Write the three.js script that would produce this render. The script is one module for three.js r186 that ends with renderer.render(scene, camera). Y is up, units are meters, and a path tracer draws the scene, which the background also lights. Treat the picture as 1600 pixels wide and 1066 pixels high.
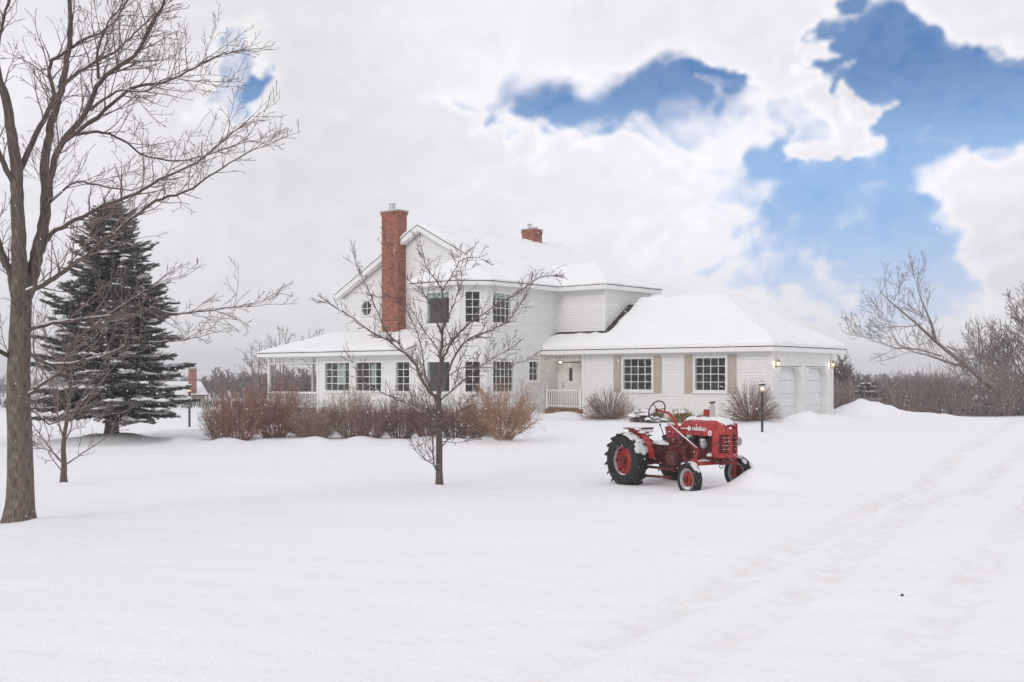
import * as THREE from 'three';
import { ImprovedNoise } from 'three/addons/math/ImprovedNoise.js';
import { RoundedBoxGeometry } from 'three/addons/geometries/RoundedBoxGeometry.js';
import { FontLoader } from 'three/addons/loaders/FontLoader.js';
import { TextGeometry } from 'three/addons/geometries/TextGeometry.js';

const D2R = Math.PI / 180;
const V = (x, y, z) => new THREE.Vector3(x, y, z);
const clamp = (x, a = 0, b = 1) => Math.min(b, Math.max(a, x));
const lerp = (a, b, t) => a + (b - a) * t;
const smooth = (a, b, x) => { const t = clamp((x - a) / (b - a)); return t * t * (3 - 2 * t); };
function rngOf(seed) { let s = seed >>> 0; return () => { s = (s + 0x6D2B79F5) >>> 0; let t = Math.imul(s ^ (s >>> 15), 1 | s); t = (t + Math.imul(t ^ (t >>> 7), 61 | t)) ^ t; return ((t ^ (t >>> 14)) >>> 0) / 4294967296; }; }
const PN = new ImprovedNoise();
const noise = (x, y, z = 0) => PN.noise(x, y, z);
function fbm(x, y, z, oct) { let s = 0, a = 0.5, f = 1; for (let i = 0; i < oct; i++) { s += a * PN.noise(x * f, y * f, z * f + i * 7.3); a *= 0.5; f *= 2.03; } return s; }

// ---------------------------------------------------------------- camera, sky, sun
const scene = new THREE.Scene();
const camera = new THREE.PerspectiveCamera(2 * Math.atan(590 / 1750) / D2R, 1600 / 1180, 0.1, 1500);
camera.position.set(0, 1.65, 0);
camera.setViewOffset(1600, 1180, 0, 0, 1600, 1066);   // a lens shifted up, as for photographs of buildings
const renderer = new THREE.WebGLRenderer({ antialias: true });
renderer.setSize(1024, 682);
renderer.toneMapping = THREE.LinearToneMapping;
renderer.toneMappingExposure = 1.04;
renderer.shadowMap.enabled = true;

function skyTexture() {
  const W = 3072, H = 1536, data = new Float32Array(W * H * 4);
  // gaps of blue between the clouds, and puffs of cloud standing in them: azimuth, elevation, half width, half height in degrees
  const blue = [[2.6, 13.6, 4.2, 1.5], [7.0, 13.9, 4.6, 1.5], [10.2, 14.4, 1.6, 0.9], [19.6, 13.6, 3.6, 3.4], [24, 12.4, 5, 3.2], [19.5, 10.2, 4.6, 3], [15.0, 8.2, 4.6, 4.2], [19.6, 6.6, 5, 3.6], [17.6, 15.6, 2.2, 2.2], [13.0, 10.6, 1.2, 2.4],
    [-13.4, 14.5, 1.7, 1.6, 0.26], [-11.6, 14.1, 0.7, 0.5, 0.62], [17.1, 18.2, 0.9, 0.9], [30, 10, 4, 3]];
  const puff = [[23.8, 8.2, 3.3, 3.0], [26.5, 8.6, 3.2, 3.4], [16.4, 12.2, 1.9, 1.3], [15.0, 11.6, 1.4, 0.8], [21.6, 17.0, 2.6, 1.9], [25, 16.6, 3.6, 2.1], [25.2, 4.6, 1.6, 1.4], [13.6, 15.6, 2.6, 2.0]];
  const field = (list, az, el) => { let m = -1.5; for (const [a, e, ra, re, most = 1] of list) { const v = Math.min(most - 0.22, 1 - Math.sqrt(((az - a) / ra) ** 2 + ((el - e) / re) ** 2)); if (v > m) m = v; } return m; };
  for (let j = 0; j < H; j++) {
    const el = ((j + 0.5) / H - 0.5) * 180, ce = Math.cos(el * D2R), se = Math.sin(el * D2R);
    for (let i = 0; i < W; i++) {
      const o = (j * W + i) * 4;
      let az = ((i + 0.5) / W - 0.25) * 360; if (az > 180) az -= 360;
      if (el < -2) { data[o] = 0.72; data[o + 1] = 0.715; data[o + 2] = 0.73; data[o + 3] = 1; continue; }
      const dx = Math.sin(az * D2R) * ce, dz = -Math.cos(az * D2R) * ce, dy = se;
      const q = Math.abs(az) > 33 || el > 27 ? 3 : 0;   // coarser detail where only the light of the sky counts
      const n2 = fbm(dx * 3 + 11, dy * 5, dz * 3 + 4, 4 - (q ? 1 : 0)), w1 = fbm(dx * 13 + 3, dy * 16, dz * 13, 4 - q), w2 = fbm(dx * 13 + 31, dy * 16 + 9, dz * 13 + 5, 4 - q);
      const n3 = fbm(dx * 46 + w1 * 2, dy * 58 + 5 + w2 * 2, dz * 46, 6 - q - (q ? 1 : 0)), n4 = 1 - 2.2 * Math.abs(fbm(dx * 24 + 7, dy * 32, dz * 24 + w2, 5 - q));
      const out = Math.max(smooth(27, 36, Math.abs(az)), smooth(20, 28, el));          // beyond the picture the same broken cloud goes on
      const A = az + w1 * 4.6 + n3 * 1.5, E = el + w2 * 3.0 + n3 * 1.0;
      const P = field(puff, A, E);
      const F = Math.max(field(blue, A, E), -1.5 + out * (0.9 + n2 * 3.4)) - 1.7 * Math.max(0, P + 0.12) + n3 * 0.5 - (n4 - 0.4) * 0.12;
      const haze = smooth(9, 0.5, el);
      const soft = 0.42 + 0.9 * clamp(n2 * 2.2 + 0.2), b = smooth(-0.14 - 0.25 * soft, 0.08 + 0.5 * soft, F) * (1 - haze * 0.7) * (0.93 + 0.07 * clamp(-n3 * 3));
      const thick = smooth(0.1, -0.9, F), belly = P > -0.1 ? smooth(1.5, -3.2, el - 8.2 + w1 * 3) * smooth(-0.1, 0.5, P) : 0;
      let L = 0.985 - 0.13 * thick + n2 * 0.2 + (n4 - 0.4) * 0.045 + n3 * lerp(0.13, 0.06, thick) - 0.12 * belly;
      L -= 0.05 * smooth(2, -14, az) * smooth(25, 10, Math.abs(el - 8)) * (1 - out);   // a greyer bank of cloud stands to the left
      L = lerp(L, 0.82, haze * 0.7); L = clamp(L, 0.62, 1.02);
      const k = smooth(9.8, 15.5, el);
      const br = lerp(0.265, 0.092, k), bg = lerp(0.47, 0.222, k), bb = lerp(0.8, 0.49, k);
      const tint = clamp(0.45 + n2 + thick * 0.35);
      data[o] = lerp(L * lerp(1.0, 0.985, tint), br, b);
      data[o + 1] = lerp(L * lerp(0.995, 0.955, tint), bg, b);
      data[o + 2] = lerp(L * lerp(1.0, 1.02, tint), bb, b);
      data[o + 3] = 1;
    }
  }
  const t = new THREE.DataTexture(data, W, H, THREE.RGBAFormat, THREE.FloatType);
  t.mapping = THREE.EquirectangularReflectionMapping; t.magFilter = THREE.LinearFilter; t.minFilter = THREE.LinearFilter; t.needsUpdate = true;
  return t;
}
scene.background = skyTexture();
scene.environment = scene.background;

const sun = new THREE.DirectionalLight(new THREE.Color(1, 0.96, 0.9), 0.85);
sun.position.set(-30, 33, 22);
sun.target.position.set(2, 0, -28); scene.add(sun, sun.target);
sun.castShadow = true; sun.shadow.radius = 40; sun.shadow.mapSize.set(2048, 2048);
Object.assign(sun.shadow.camera, { left: -45, right: 45, top: 45, bottom: -45, near: 1, far: 160 });

// ---------------------------------------------------------------- helpers
const taken = {};
function numbered(name) { const n = taken[name] = (taken[name] ?? -1) + 1; return n ? name + '_' + String(n).padStart(3, '0') : name; }
function shade(o) { o.traverse((m) => { if (m.isMesh) { m.castShadow = true; m.receiveShadow = true; } }); return o; }
function thing(name, label, category, x = 0, y = 0, z = 0, turn = 0, group) {
  const o = new THREE.Group(); o.name = numbered(name); o.position.set(x, y, z); o.rotation.y = turn;
  o.userData = { label, category }; if (group) o.userData.group = group; scene.add(o); return o;
}
function part(name, geo, mat, parent) { const m = new THREE.Mesh(geo, mat); m.name = name; m.castShadow = m.receiveShadow = true; parent.add(m); return m; }
function sub(name, parent, x = 0, y = 0, z = 0, turn = 0) { const g = new THREE.Group(); g.name = name; g.position.set(x, y, z); g.rotation.y = turn; parent.add(g); return g; }

class Geo {      // collects shapes into one geometry
  constructor() { this.p = []; this.n = []; this.u = []; this.c = []; this.i = []; this.col = null; }
  get count() { return this.p.length / 3; }
  vert(x, y, z, nx, ny, nz, u = 0, v = 0) { this.p.push(x, y, z); this.n.push(nx, ny, nz); this.u.push(u, v); if (this.col) this.c.push(...this.col); return this.p.length / 3 - 1; }
  poly(pts) {     // flat convex polygon
    const a = pts[0]; let nx = 0, ny = 0, nz = 0;
    for (let k = 0; k < pts.length; k++) { const p = pts[k], q = pts[(k + 1) % pts.length]; nx += (p.y - q.y) * (p.z + q.z); ny += (p.z - q.z) * (p.x + q.x); nz += (p.x - q.x) * (p.y + q.y); }
    const l = Math.hypot(nx, ny, nz) || 1; nx /= l; ny /= l; nz /= l;
    const b = this.count, ax = Math.abs(nx), ay = Math.abs(ny), az = Math.abs(nz);
    for (const q of pts) this.vert(q.x, q.y, q.z, nx, ny, nz, ay > ax && ay > az ? q.x : ax > az ? q.z : q.x, ay > ax && ay > az ? q.z : q.y);
    for (let k = 1; k < pts.length - 1; k++) this.i.push(b, b + k, b + k + 1);
    return this;
  }
  prism(pts, e) { // polygon swept by the vector e
    const top = pts.map((q) => q.clone().add(e));
    const n = new THREE.Vector3(), A = pts[1].clone().sub(pts[0]), B = pts[2].clone().sub(pts[0]); n.crossVectors(A, B);
    const flip = n.dot(e) > 0; const lo = flip ? [...pts].reverse() : pts, hi = flip ? top : [...top].reverse();
    this.poly(lo); this.poly(hi);
    for (let k = 0; k < pts.length; k++) { const m = (k + 1) % pts.length; this.poly(flip ? [pts[k], pts[m], top[m], top[k]] : [pts[m], pts[k], top[k], top[m]]); }
    return this;
  }
  box(x0, x1, y0, y1, z0, z1) { return this.prism([V(x0, y0, z0), V(x1, y0, z0), V(x1, y0, z1), V(x0, y0, z1)], V(0, y1 - y0, 0)); }
  bar(a, b, w, h) { // rectangular bar between two points
    const d = b.clone().sub(a), up = Math.abs(d.y) > 0.9 * d.length() ? V(1, 0, 0) : V(0, 1, 0), s = d.clone().cross(up).normalize().multiplyScalar(w / 2), t = s.clone().cross(d).normalize().multiplyScalar(h / 2);
    return this.prism([a.clone().sub(s).sub(t), a.clone().add(s).sub(t), a.clone().add(s).add(t), a.clone().sub(s).add(t)], d);
  }
  tube(pts, radii, sides = 6, cap = true) {
    const n = pts.length, b0 = this.count; let side = null, len = 0; const T = new THREE.Vector3(), S = new THREE.Vector3(), B = new THREE.Vector3();
    for (let k = 0; k < n; k++) {
      T.subVectors(pts[Math.min(n - 1, k + 1)], pts[Math.max(0, k - 1)]).normalize();
      if (!side) { side = Math.abs(T.y) < 0.9 ? V(0, 1, 0) : V(1, 0, 0); }
      S.copy(side).addScaledVector(T, -side.dot(T)); if (S.lengthSq() < 1e-8) S.set(T.y, T.z, T.x).addScaledVector(T, -(T.y * T.x + T.z * T.y + T.x * T.z)); S.normalize(); side = S.clone(); B.crossVectors(T, S);
      if (k) len += pts[k].distanceTo(pts[k - 1]);
      const r = radii[k];
      for (let q = 0; q <= sides; q++) { const a = q / sides * Math.PI * 2, c = Math.cos(a), s = Math.sin(a), nx = S.x * c + B.x * s, ny = S.y * c + B.y * s, nz = S.z * c + B.z * s; this.vert(pts[k].x + nx * r, pts[k].y + ny * r, pts[k].z + nz * r, nx, ny, nz, q / sides, len); }
    }
    for (let k = 0; k < n - 1; k++) for (let q = 0; q < sides; q++) { const a = b0 + k * (sides + 1) + q, c = a + sides + 1; this.i.push(a, a + 1, c, a + 1, c + 1, c); }
    if (cap) for (const e of [0, n - 1]) { const ring = b0 + e * (sides + 1); T.subVectors(pts[e ? n - 1 : 0], pts[e ? n - 2 : 1]).normalize(); const c = this.vert(pts[e].x, pts[e].y, pts[e].z, T.x, T.y, T.z); const r0 = this.count; for (let q = 0; q < sides; q++) this.vert(...this.p.slice((ring + q) * 3, (ring + q) * 3 + 3), T.x, T.y, T.z); for (let q = 0; q < sides; q++) { const m = (q + 1) % sides; e ? this.i.push(c, r0 + q, r0 + m) : this.i.push(c, r0 + m, r0 + q); } }
    return this;
  }
  add(g, m) {      // any three.js geometry
    const b = this.count, P = g.attributes.position, N = g.attributes.normal, U = g.attributes.uv, v = new THREE.Vector3(), nm = m ? new THREE.Matrix3().getNormalMatrix(m) : null;
    for (let k = 0; k < P.count; k++) { v.fromBufferAttribute(P, k); if (m) v.applyMatrix4(m); const x = v.x, y = v.y, z = v.z; v.fromBufferAttribute(N, k); if (nm) v.applyMatrix3(nm).normalize(); this.vert(x, y, z, v.x, v.y, v.z, U ? U.getX(k) : 0, U ? U.getY(k) : 0); }
    if (g.index) for (let k = 0; k < g.index.count; k++) this.i.push(b + g.index.getX(k)); else for (let k = 0; k < P.count; k++) this.i.push(b + k);
    return this;
  }
  build() {
    const g = new THREE.BufferGeometry(); g.setAttribute('position', new THREE.Float32BufferAttribute(this.p, 3)); g.setAttribute('normal', new THREE.Float32BufferAttribute(this.n, 3)); g.setAttribute('uv', new THREE.Float32BufferAttribute(this.u, 2));
    if (this.c.length) g.setAttribute('color', new THREE.Float32BufferAttribute(this.c, 3)); g.setIndex(this.i); return g;
  }
}
const TRS = (x, y, z, rx = 0, ry = 0, rz = 0, sx = 1, sy = sx, sz = sx) => new THREE.Matrix4().compose(V(x, y, z), new THREE.Quaternion().setFromEuler(new THREE.Euler(rx, ry, rz)), V(sx, sy, sz));
const boxGeo = (x0, x1, y0, y1, z0, z1) => new Geo().box(x0, x1, y0, y1, z0, z1).build();

// a soft lump of snow: half ellipsoid with an uneven outline
function lump(g, x, y, z, rx, ry, rz, seed = 1, turn = 0) {
  const s = new THREE.SphereGeometry(1, 12, 6, 0, Math.PI * 2, 0, Math.PI * 0.58), P = s.attributes.position;
  for (let k = 0; k < P.count; k++) { const X = P.getX(k), Y = P.getY(k), Z = P.getZ(k), f = 1 + 0.28 * noise(X * 1.7 + seed, Y * 1.7, Z * 1.7 + seed * 3.1); P.setXYZ(k, X * f, Y * f, Z * f); }
  s.computeVertexNormals(); g.add(s, TRS(x, y, z, 0, turn, 0, rx, ry, rz));
}

// ---------------------------------------------------------------- textures and materials
function gridTexture(size, fn, srgb) {
  const d = new Uint8Array(size * size * 4);
  for (let j = 0; j < size; j++) for (let i = 0; i < size; i++) { const c = fn(i / size, j / size), o = (j * size + i) * 4; for (let k = 0; k < 3; k++) d[o + k] = clamp(Array.isArray(c) ? c[k] : c) * 255; d[o + 3] = 255; }
  const t = new THREE.DataTexture(d, size, size); t.wrapS = t.wrapT = THREE.RepeatWrapping; t.magFilter = THREE.LinearFilter; t.minFilter = THREE.LinearMipmapLinearFilter; t.generateMipmaps = true; if (srgb) t.colorSpace = THREE.SRGBColorSpace; t.needsUpdate = true; return t;
}
// noise that repeats without a seam
function tiled(u, v, f, z = 0, fv = f) { const n = (a, b) => PN.noise(a * f, b * fv, z); const w = (1 - u) * (1 - v), x = u * (1 - v), y = (1 - u) * v, q = u * v; return (n(u, v) * w + n(u - 1, v) * x + n(u, v - 1) * y + n(u - 1, v - 1) * q) / Math.sqrt(w * w + x * x + y * y + q * q); }
const rgb = (r, g, b) => new THREE.Color().setRGB(r, g, b);
const std = (c, roughness = 0.7, o = {}) => new THREE.MeshStandardMaterial({ color: c, roughness, ...o });
const snowBump = gridTexture(512, (u, v) => 0.5 + 0.28 * tiled(u, v, 9, 1) + 0.22 * tiled(u, v, 31, 2) + 0.25 * tiled(u, v, 90, 3));
const barkBump = gridTexture(256, (u, v) => 0.5 + 0.6 * (Math.abs(tiled(u, v, 22, 4, 5)) * 1.3 - 0.3) + 0.25 * tiled(u, v, 40, 5, 16));
const barkMap = gridTexture(256, (u, v) => { const a = 0.58 + 0.1 * tiled(u, v, 4, 6, 3) + 0.2 * tiled(u, v, 26, 7, 6) + 0.16 * tiled(u, v, 60, 9, 24), l = tiled(u, v, 4, 8); return [a * 0.98, a * (0.92 + 0.04 * l), a * (0.87 + 0.05 * l)]; }, true);
const brickBump = gridTexture(128, (u, v) => 0.5 + 0.4 * tiled(u, v, 20, 9));
const grime = gridTexture(256, (u, v) => { const a = 0.965 + 0.03 * tiled(u, v, 4, 10) + 0.03 * tiled(u, v, 19, 11); return [a, a, a * 0.99]; }, true);
const grain = gridTexture(256, (u, v) => { const a = 0.72 + 0.2 * tiled(u, v, 5, 12) + 0.14 * tiled(u, v, 40, 13); return [a, a * 0.97, a * 0.94]; }, true);
const rubberMap = gridTexture(128, (u, v) => 0.55 + 0.3 * tiled(u, v, 12, 14), true);
const MAT = {
  ground: new THREE.MeshStandardMaterial({ vertexColors: true, roughness: 0.93, bumpMap: snowBump, bumpScale: 0.014 }),
  snow: std(rgb(0.87, 0.865, 0.868), 0.93, { bumpMap: snowBump, bumpScale: 0.012 }),
  siding: std(rgb(0.86, 0.855, 0.85), 0.55, { map: grime }),
  trim: std(rgb(0.86, 0.855, 0.84), 0.45, { map: grime }),
  shutter: std(rgb(0.52, 0.45, 0.385), 0.6, { map: grime }),
  shingle: std(rgb(0.075, 0.062, 0.055), 0.95, { map: grain }),
  mortar: std(rgb(0.36, 0.3, 0.26), 0.95),
  brick: new THREE.MeshStandardMaterial({ vertexColors: true, roughness: 0.9, bumpMap: brickBump, bumpScale: 0.003 }),
  steel: std(rgb(0.55, 0.55, 0.56), 0.35, { metalness: 0.9 }),
  glass: new THREE.MeshPhysicalMaterial({ color: rgb(0.9, 0.94, 0.93), roughness: 0.02, transmission: 1, thickness: 0, ior: 1.5 }),
  plaster: std(rgb(0.5, 0.46, 0.4), 0.9),
  floorBoards: std(rgb(0.22, 0.14, 0.08), 0.6),
  curtain: std(rgb(0.5, 0.58, 0.54), 0.9),
  wood: std(rgb(0.42, 0.235, 0.105), 0.75, { map: grain }),
  porchWood: std(rgb(0.3, 0.26, 0.23), 0.8, { map: grain }),
  garageDoor: std(rgb(0.82, 0.825, 0.84), 0.4, { map: grime }),
  black: std(rgb(0.018, 0.018, 0.019), 0.45),
  brass: std(rgb(0.45, 0.3, 0.12), 0.35, { metalness: 0.8 }),
  bulb: new THREE.MeshStandardMaterial({ color: rgb(0.9, 0.8, 0.6), emissive: rgb(1, 0.86, 0.6), emissiveIntensity: 2, roughness: 0.4 }),
  lampGlass: new THREE.MeshPhysicalMaterial({ color: rgb(0.96, 0.93, 0.86), roughness: 0.12, transmission: 1, thickness: 0 }),
  bark: std(rgb(0.58, 0.52, 0.475), 0.95, { map: barkMap, bumpMap: barkBump, bumpScale: 0.02 }),
  branch: std(rgb(0.21, 0.172, 0.155), 0.9),
  twig: std(rgb(0.2, 0.148, 0.135), 0.9),
};
const MAPLE = [
  [[[0.0,-0.07,0.0],[0.0,0.27,-0.04],[-0.01,0.93,-0.06],[-0.02,1.77,-0.02],[-0.01,2.44,-0.06],[0.0,2.94,-0.07]], 0.215, 0.15],
  [[[0.0,2.85,0.0],[0.03,3.19,0.04],[0.07,3.6,0.18],[0.07,4.27,0.21],[0.03,4.86,0.26],[-0.05,5.36,0.23],[-0.15,5.86,0.34],[-0.18,6.77,0.35],[-0.17,7.78,0.39],[-0.22,8.69,0.44]], 0.145, 0.02],
  [[[0.02,2.77,0.0],[0.1,3.1,-0.11],[0.23,3.56,-0.06],[0.28,4.02,-0.15],[0.25,4.69,-0.22],[0.3,5.19,-0.29],[0.38,5.77,-0.45],[0.47,6.44,-0.5],[0.45,7.19,-0.51],[0.54,8.11,-0.56]], 0.125, 0.02],
  [[[0.27,4.1,-0.2],[0.42,4.52,-0.02],[0.59,4.87,0.11],[0.91,5.26,0.1],[1.16,5.61,0.31],[1.44,5.77,0.44],[1.72,5.93,0.53],[2.0,6.39,0.6],[2.21,6.69,0.77],[2.34,7.11,0.83]], 0.06, 0.012],
  [[[0.59,4.87,0.1],[1.0,5.19,0.07],[1.44,5.61,-0.04],[1.86,5.76,-0.19],[2.29,6.03,-0.33],[2.54,6.15,-0.33],[2.74,6.25,-0.49]], 0.035, 0.007],
  [[[0.7,5.01,0.0],[0.92,5.07,-0.12],[1.16,5.05,-0.31],[1.44,4.86,-0.55],[1.94,4.82,-0.75],[2.43,5.01,-0.9],[2.74,5.16,-1.11]], 0.026, 0.006],
  [[[1.0,5.29,0.2],[1.44,5.49,0.35],[1.86,5.44,0.57],[2.21,5.52,0.85],[2.53,5.46,0.93]], 0.022, 0.006],
  [[[0.25,3.48,-0.1],[0.35,3.68,-0.06],[0.75,3.85,0.15],[1.16,4.05,0.2],[1.65,4.19,0.36],[2.0,4.35,0.46],[2.43,4.52,0.55],[2.74,4.66,0.77],[3.02,4.91,0.75]], 0.042, 0.007],
  [[[0.02,2.69,0.1],[0.17,2.91,0.24],[0.56,3.08,0.35],[0.98,3.3,0.57],[1.44,3.59,0.66],[2.0,4.0,0.83],[2.49,4.1,1.04],[2.84,4.31,1.12],[3.34,4.56,1.31]], 0.05, 0.007],
  [[[0.08,2.45,0.0],[0.33,2.54,-0.06],[0.63,2.61,-0.32],[1.08,2.69,-0.46],[1.51,2.74,-0.56],[2.0,2.72,-0.6],[2.42,2.79,-0.75],[2.74,2.84,-0.94]], 0.034, 0.006],
  [[[0.1,2.23,0.1],[0.29,2.12,0.26],[0.53,2.03,0.42],[0.98,2.03,0.64],[1.43,2.14,0.76],[1.86,2.26,1.05],[2.46,2.29,1.26]], 0.034, 0.006],
  [[[0.08,1.6,0.0],[0.25,1.74,-0.04],[0.49,1.96,-0.2],[0.59,2.28,-0.28],[0.91,2.66,-0.54],[1.17,2.85,-0.62],[1.54,3.1,-0.63]], 0.034, 0.007],
  [[[0.07,4.27,0.2],[-0.08,4.65,0.36],[-0.21,4.98,0.43],[-0.46,5.44,0.63],[-0.75,5.86,0.7],[-1.25,6.27,0.85]], 0.05, 0.01],
  [[[0.0,2.98,0.0],[-0.15,3.44,0.15],[-0.22,3.85,0.31],[-0.42,4.27,0.53],[-0.75,4.77,0.66],[-1.17,5.19,0.88]], 0.07, 0.01],
  [[[-0.05,2.85,0.0],[-0.17,3.19,-0.13],[-0.42,3.44,-0.43],[-0.83,3.69,-0.68],[-1.33,4.02,-0.87]], 0.06, 0.01],
  [[[0.04,4.35,0.2],[0.25,5.11,-0.04],[0.4,5.52,-0.12],[0.25,6.02,-0.37],[0.54,6.36,-0.57],[0.92,6.69,-0.78],[1.17,7.11,-0.82]], 0.05, 0.01],
  [[[0.38,5.69,-0.3],[0.67,6.02,-0.51],[1.0,6.32,-0.75],[1.17,6.61,-0.97],[1.54,7.11,-1.17]], 0.035, 0.008],
  [[[0.28,4.1,-0.2],[0.4,4.35,-0.41],[0.58,4.48,-0.49],[0.83,4.46,-0.74],[1.13,4.44,-0.91],[1.44,4.56,-1.0]], 0.022, 0.006],
  [[[0.3,4.02,-0.1],[0.45,4.19,0.06],[0.58,4.31,0.38],[0.65,4.52,0.44],[0.75,4.65,0.7]], 0.018, 0.005],
  [[[-0.15,5.86,0.4],[0.08,6.27,0.64],[0.25,6.61,0.79],[0.38,7.02,1.08]], 0.03, 0.008],
  [[[-0.08,2.1,0.0],[-0.25,2.27,0.3],[-0.58,2.6,0.56],[-1.08,2.85,0.89]], 0.04, 0.008],
  [[[1.17,5.61,0.3],[1.08,6.02,0.18],[1.21,6.36,0.19],[1.38,6.69,0.11],[1.42,7.02,0.16]], 0.026, 0.006],
  [[[1.72,5.93,0.5],[1.84,6.27,0.45],[1.94,6.52,0.3],[1.92,6.77,0.13]], 0.02, 0.005],
  [[[0.07,1.43,0.0],[0.33,1.43,0.31],[0.67,1.27,0.66],[1.0,1.39,1.0],[1.42,1.43,1.36]], 0.02, 0.004],
];
const CRAB = [
  [[[0.0,-0.09,0.0],[0.0,0.21,0.06],[-0.01,0.82,-0.06],[-0.02,1.31,-0.07],[-0.02,1.73,0.07]], 0.086, 0.06],
  [[[-0.02,1.62,0.0],[-0.23,1.83,0.11],[-0.49,2.35,0.28],[-0.92,2.73,0.28],[-1.3,2.94,0.46],[-1.7,3.24,0.52],[-2.05,3.43,0.65]], 0.04, 0.007],
  [[[-0.58,2.44,0.3],[-0.72,2.63,0.2],[-1.03,2.96,0.02],[-1.34,3.62,-0.19],[-1.54,4.02,-0.31],[-1.67,4.32,-0.34]], 0.024, 0.006],
  [[[-0.02,1.68,0.0],[0.02,2.4,0.0],[0.07,3.1,-0.05],[0.02,3.76,-0.21],[-0.26,4.19,-0.21],[-0.38,4.66,-0.25]], 0.04, 0.006],
  [[[0.0,2.24,0.0],[0.16,2.6,-0.09],[0.41,2.96,-0.18],[0.97,3.39,-0.35],[1.54,3.73,-0.44],[1.92,4.01,-0.55],[2.27,4.07,-0.74]], 0.032, 0.006],
  [[[-0.02,1.66,0.0],[0.31,2.48,0.18],[0.59,2.78,0.31],[1.02,2.96,0.28],[1.35,3.15,0.54],[1.57,3.46,0.66],[1.73,3.75,0.73]], 0.03, 0.006],
  [[[0.02,3.71,-0.2],[0.22,4.02,-0.2],[0.41,4.29,0.01],[0.63,4.36,-0.03],[0.8,4.31,0.17]], 0.016, 0.005],
  [[[-0.02,1.58,0.0],[0.45,1.97,0.36],[1.02,2.4,0.6],[1.45,2.63,0.95]], 0.022, 0.005],
  [[[-0.04,0.27,0.05],[-0.09,0.36,0.14],[-0.12,0.82,0.2],[-0.14,1.25,0.3],[-0.23,1.68,0.4],[-0.33,2.05,0.35]], 0.024, 0.007],
  [[[-0.09,0.36,0.1],[-0.31,0.52,0.09],[-0.45,0.7,0.3],[-0.52,0.88,0.22]], 0.012, 0.004],
  [[[-0.05,1.19,0.0],[-0.33,1.38,0.29],[-0.72,1.63,0.39],[-1.3,1.92,0.72],[-1.58,2.4,0.95]], 0.022, 0.005],
  [[[0.02,0.69,0.0],[0.16,0.88,-0.09],[0.22,1.07,-0.29],[0.41,1.45,-0.39],[0.59,1.74,-0.65]], 0.018, 0.005],
  [[[-0.01,1.44,0.0],[-0.27,2.05,-0.2],[-0.39,2.67,-0.48],[-0.58,3.16,-0.61],[-0.95,3.77,-0.86]], 0.024, 0.005],
  [[[0.01,1.93,0.0],[0.41,2.24,-0.25],[0.9,2.24,-0.5],[1.27,2.27,-0.83],[1.76,2.42,-1.07]], 0.016, 0.004],
  [[[0.04,2.91,0.0],[-0.14,3.4,0.24],[-0.33,3.71,0.45],[-0.58,3.89,0.73],[-0.88,4.45,0.92]], 0.018, 0.004],
  [[[0.04,2.91,0.0],[0.31,3.53,0.11],[0.43,3.89,0.31],[0.36,4.39,0.54]], 0.018, 0.004],
  [[[0.04,0.82,0.0],[0.41,0.82,0.25],[0.71,0.95,0.42]], 0.01, 0.004],
  [[[-0.18,1.87,0.1],[0.04,2.42,0.43],[-0.23,2.91,0.7],[-0.58,3.4,0.86],[-1.07,3.53,1.21]], 0.016, 0.004],
];
const SAPLING = [
  [[[0.0,-0.07,0.0],[0.0,0.27,-0.02],[0.02,0.77,0.05],[0.06,1.26,-0.03],[0.11,1.88,-0.04],[0.16,2.37,-0.0]], 0.062, 0.02],
  [[[0.0,0.33,0.0],[-0.17,0.64,0.2],[-0.36,0.89,0.19],[-0.53,1.2,0.31],[-0.6,1.51,0.52]], 0.024, 0.005],
  [[[0.01,0.3,0.0],[0.32,0.54,-0.11],[0.63,0.77,-0.33],[0.88,0.99,-0.51]], 0.018, 0.004],
  [[[0.02,0.77,0.0],[0.23,1.01,0.26],[0.38,1.38,0.44],[0.63,1.75,0.53]], 0.02, 0.005],
  [[[0.02,0.77,0.0],[-0.17,1.26,-0.14],[-0.3,1.75,-0.45],[-0.36,2.25,-0.63]], 0.022, 0.005],
  [[[-0.04,0.21,0.0],[-0.23,0.39,-0.08],[-0.48,0.64,-0.28],[-0.63,0.7,-0.35]], 0.014, 0.004],
  [[[0.05,1.14,0.0],[0.32,1.63,-0.32],[0.63,2.0,-0.47],[0.75,2.37,-0.85]], 0.016, 0.004],
  [[[0.09,1.63,0.0],[-0.05,2.0,0.11],[-0.17,2.37,0.33],[-0.14,2.74,0.47]], 0.014, 0.004],
];
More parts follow.
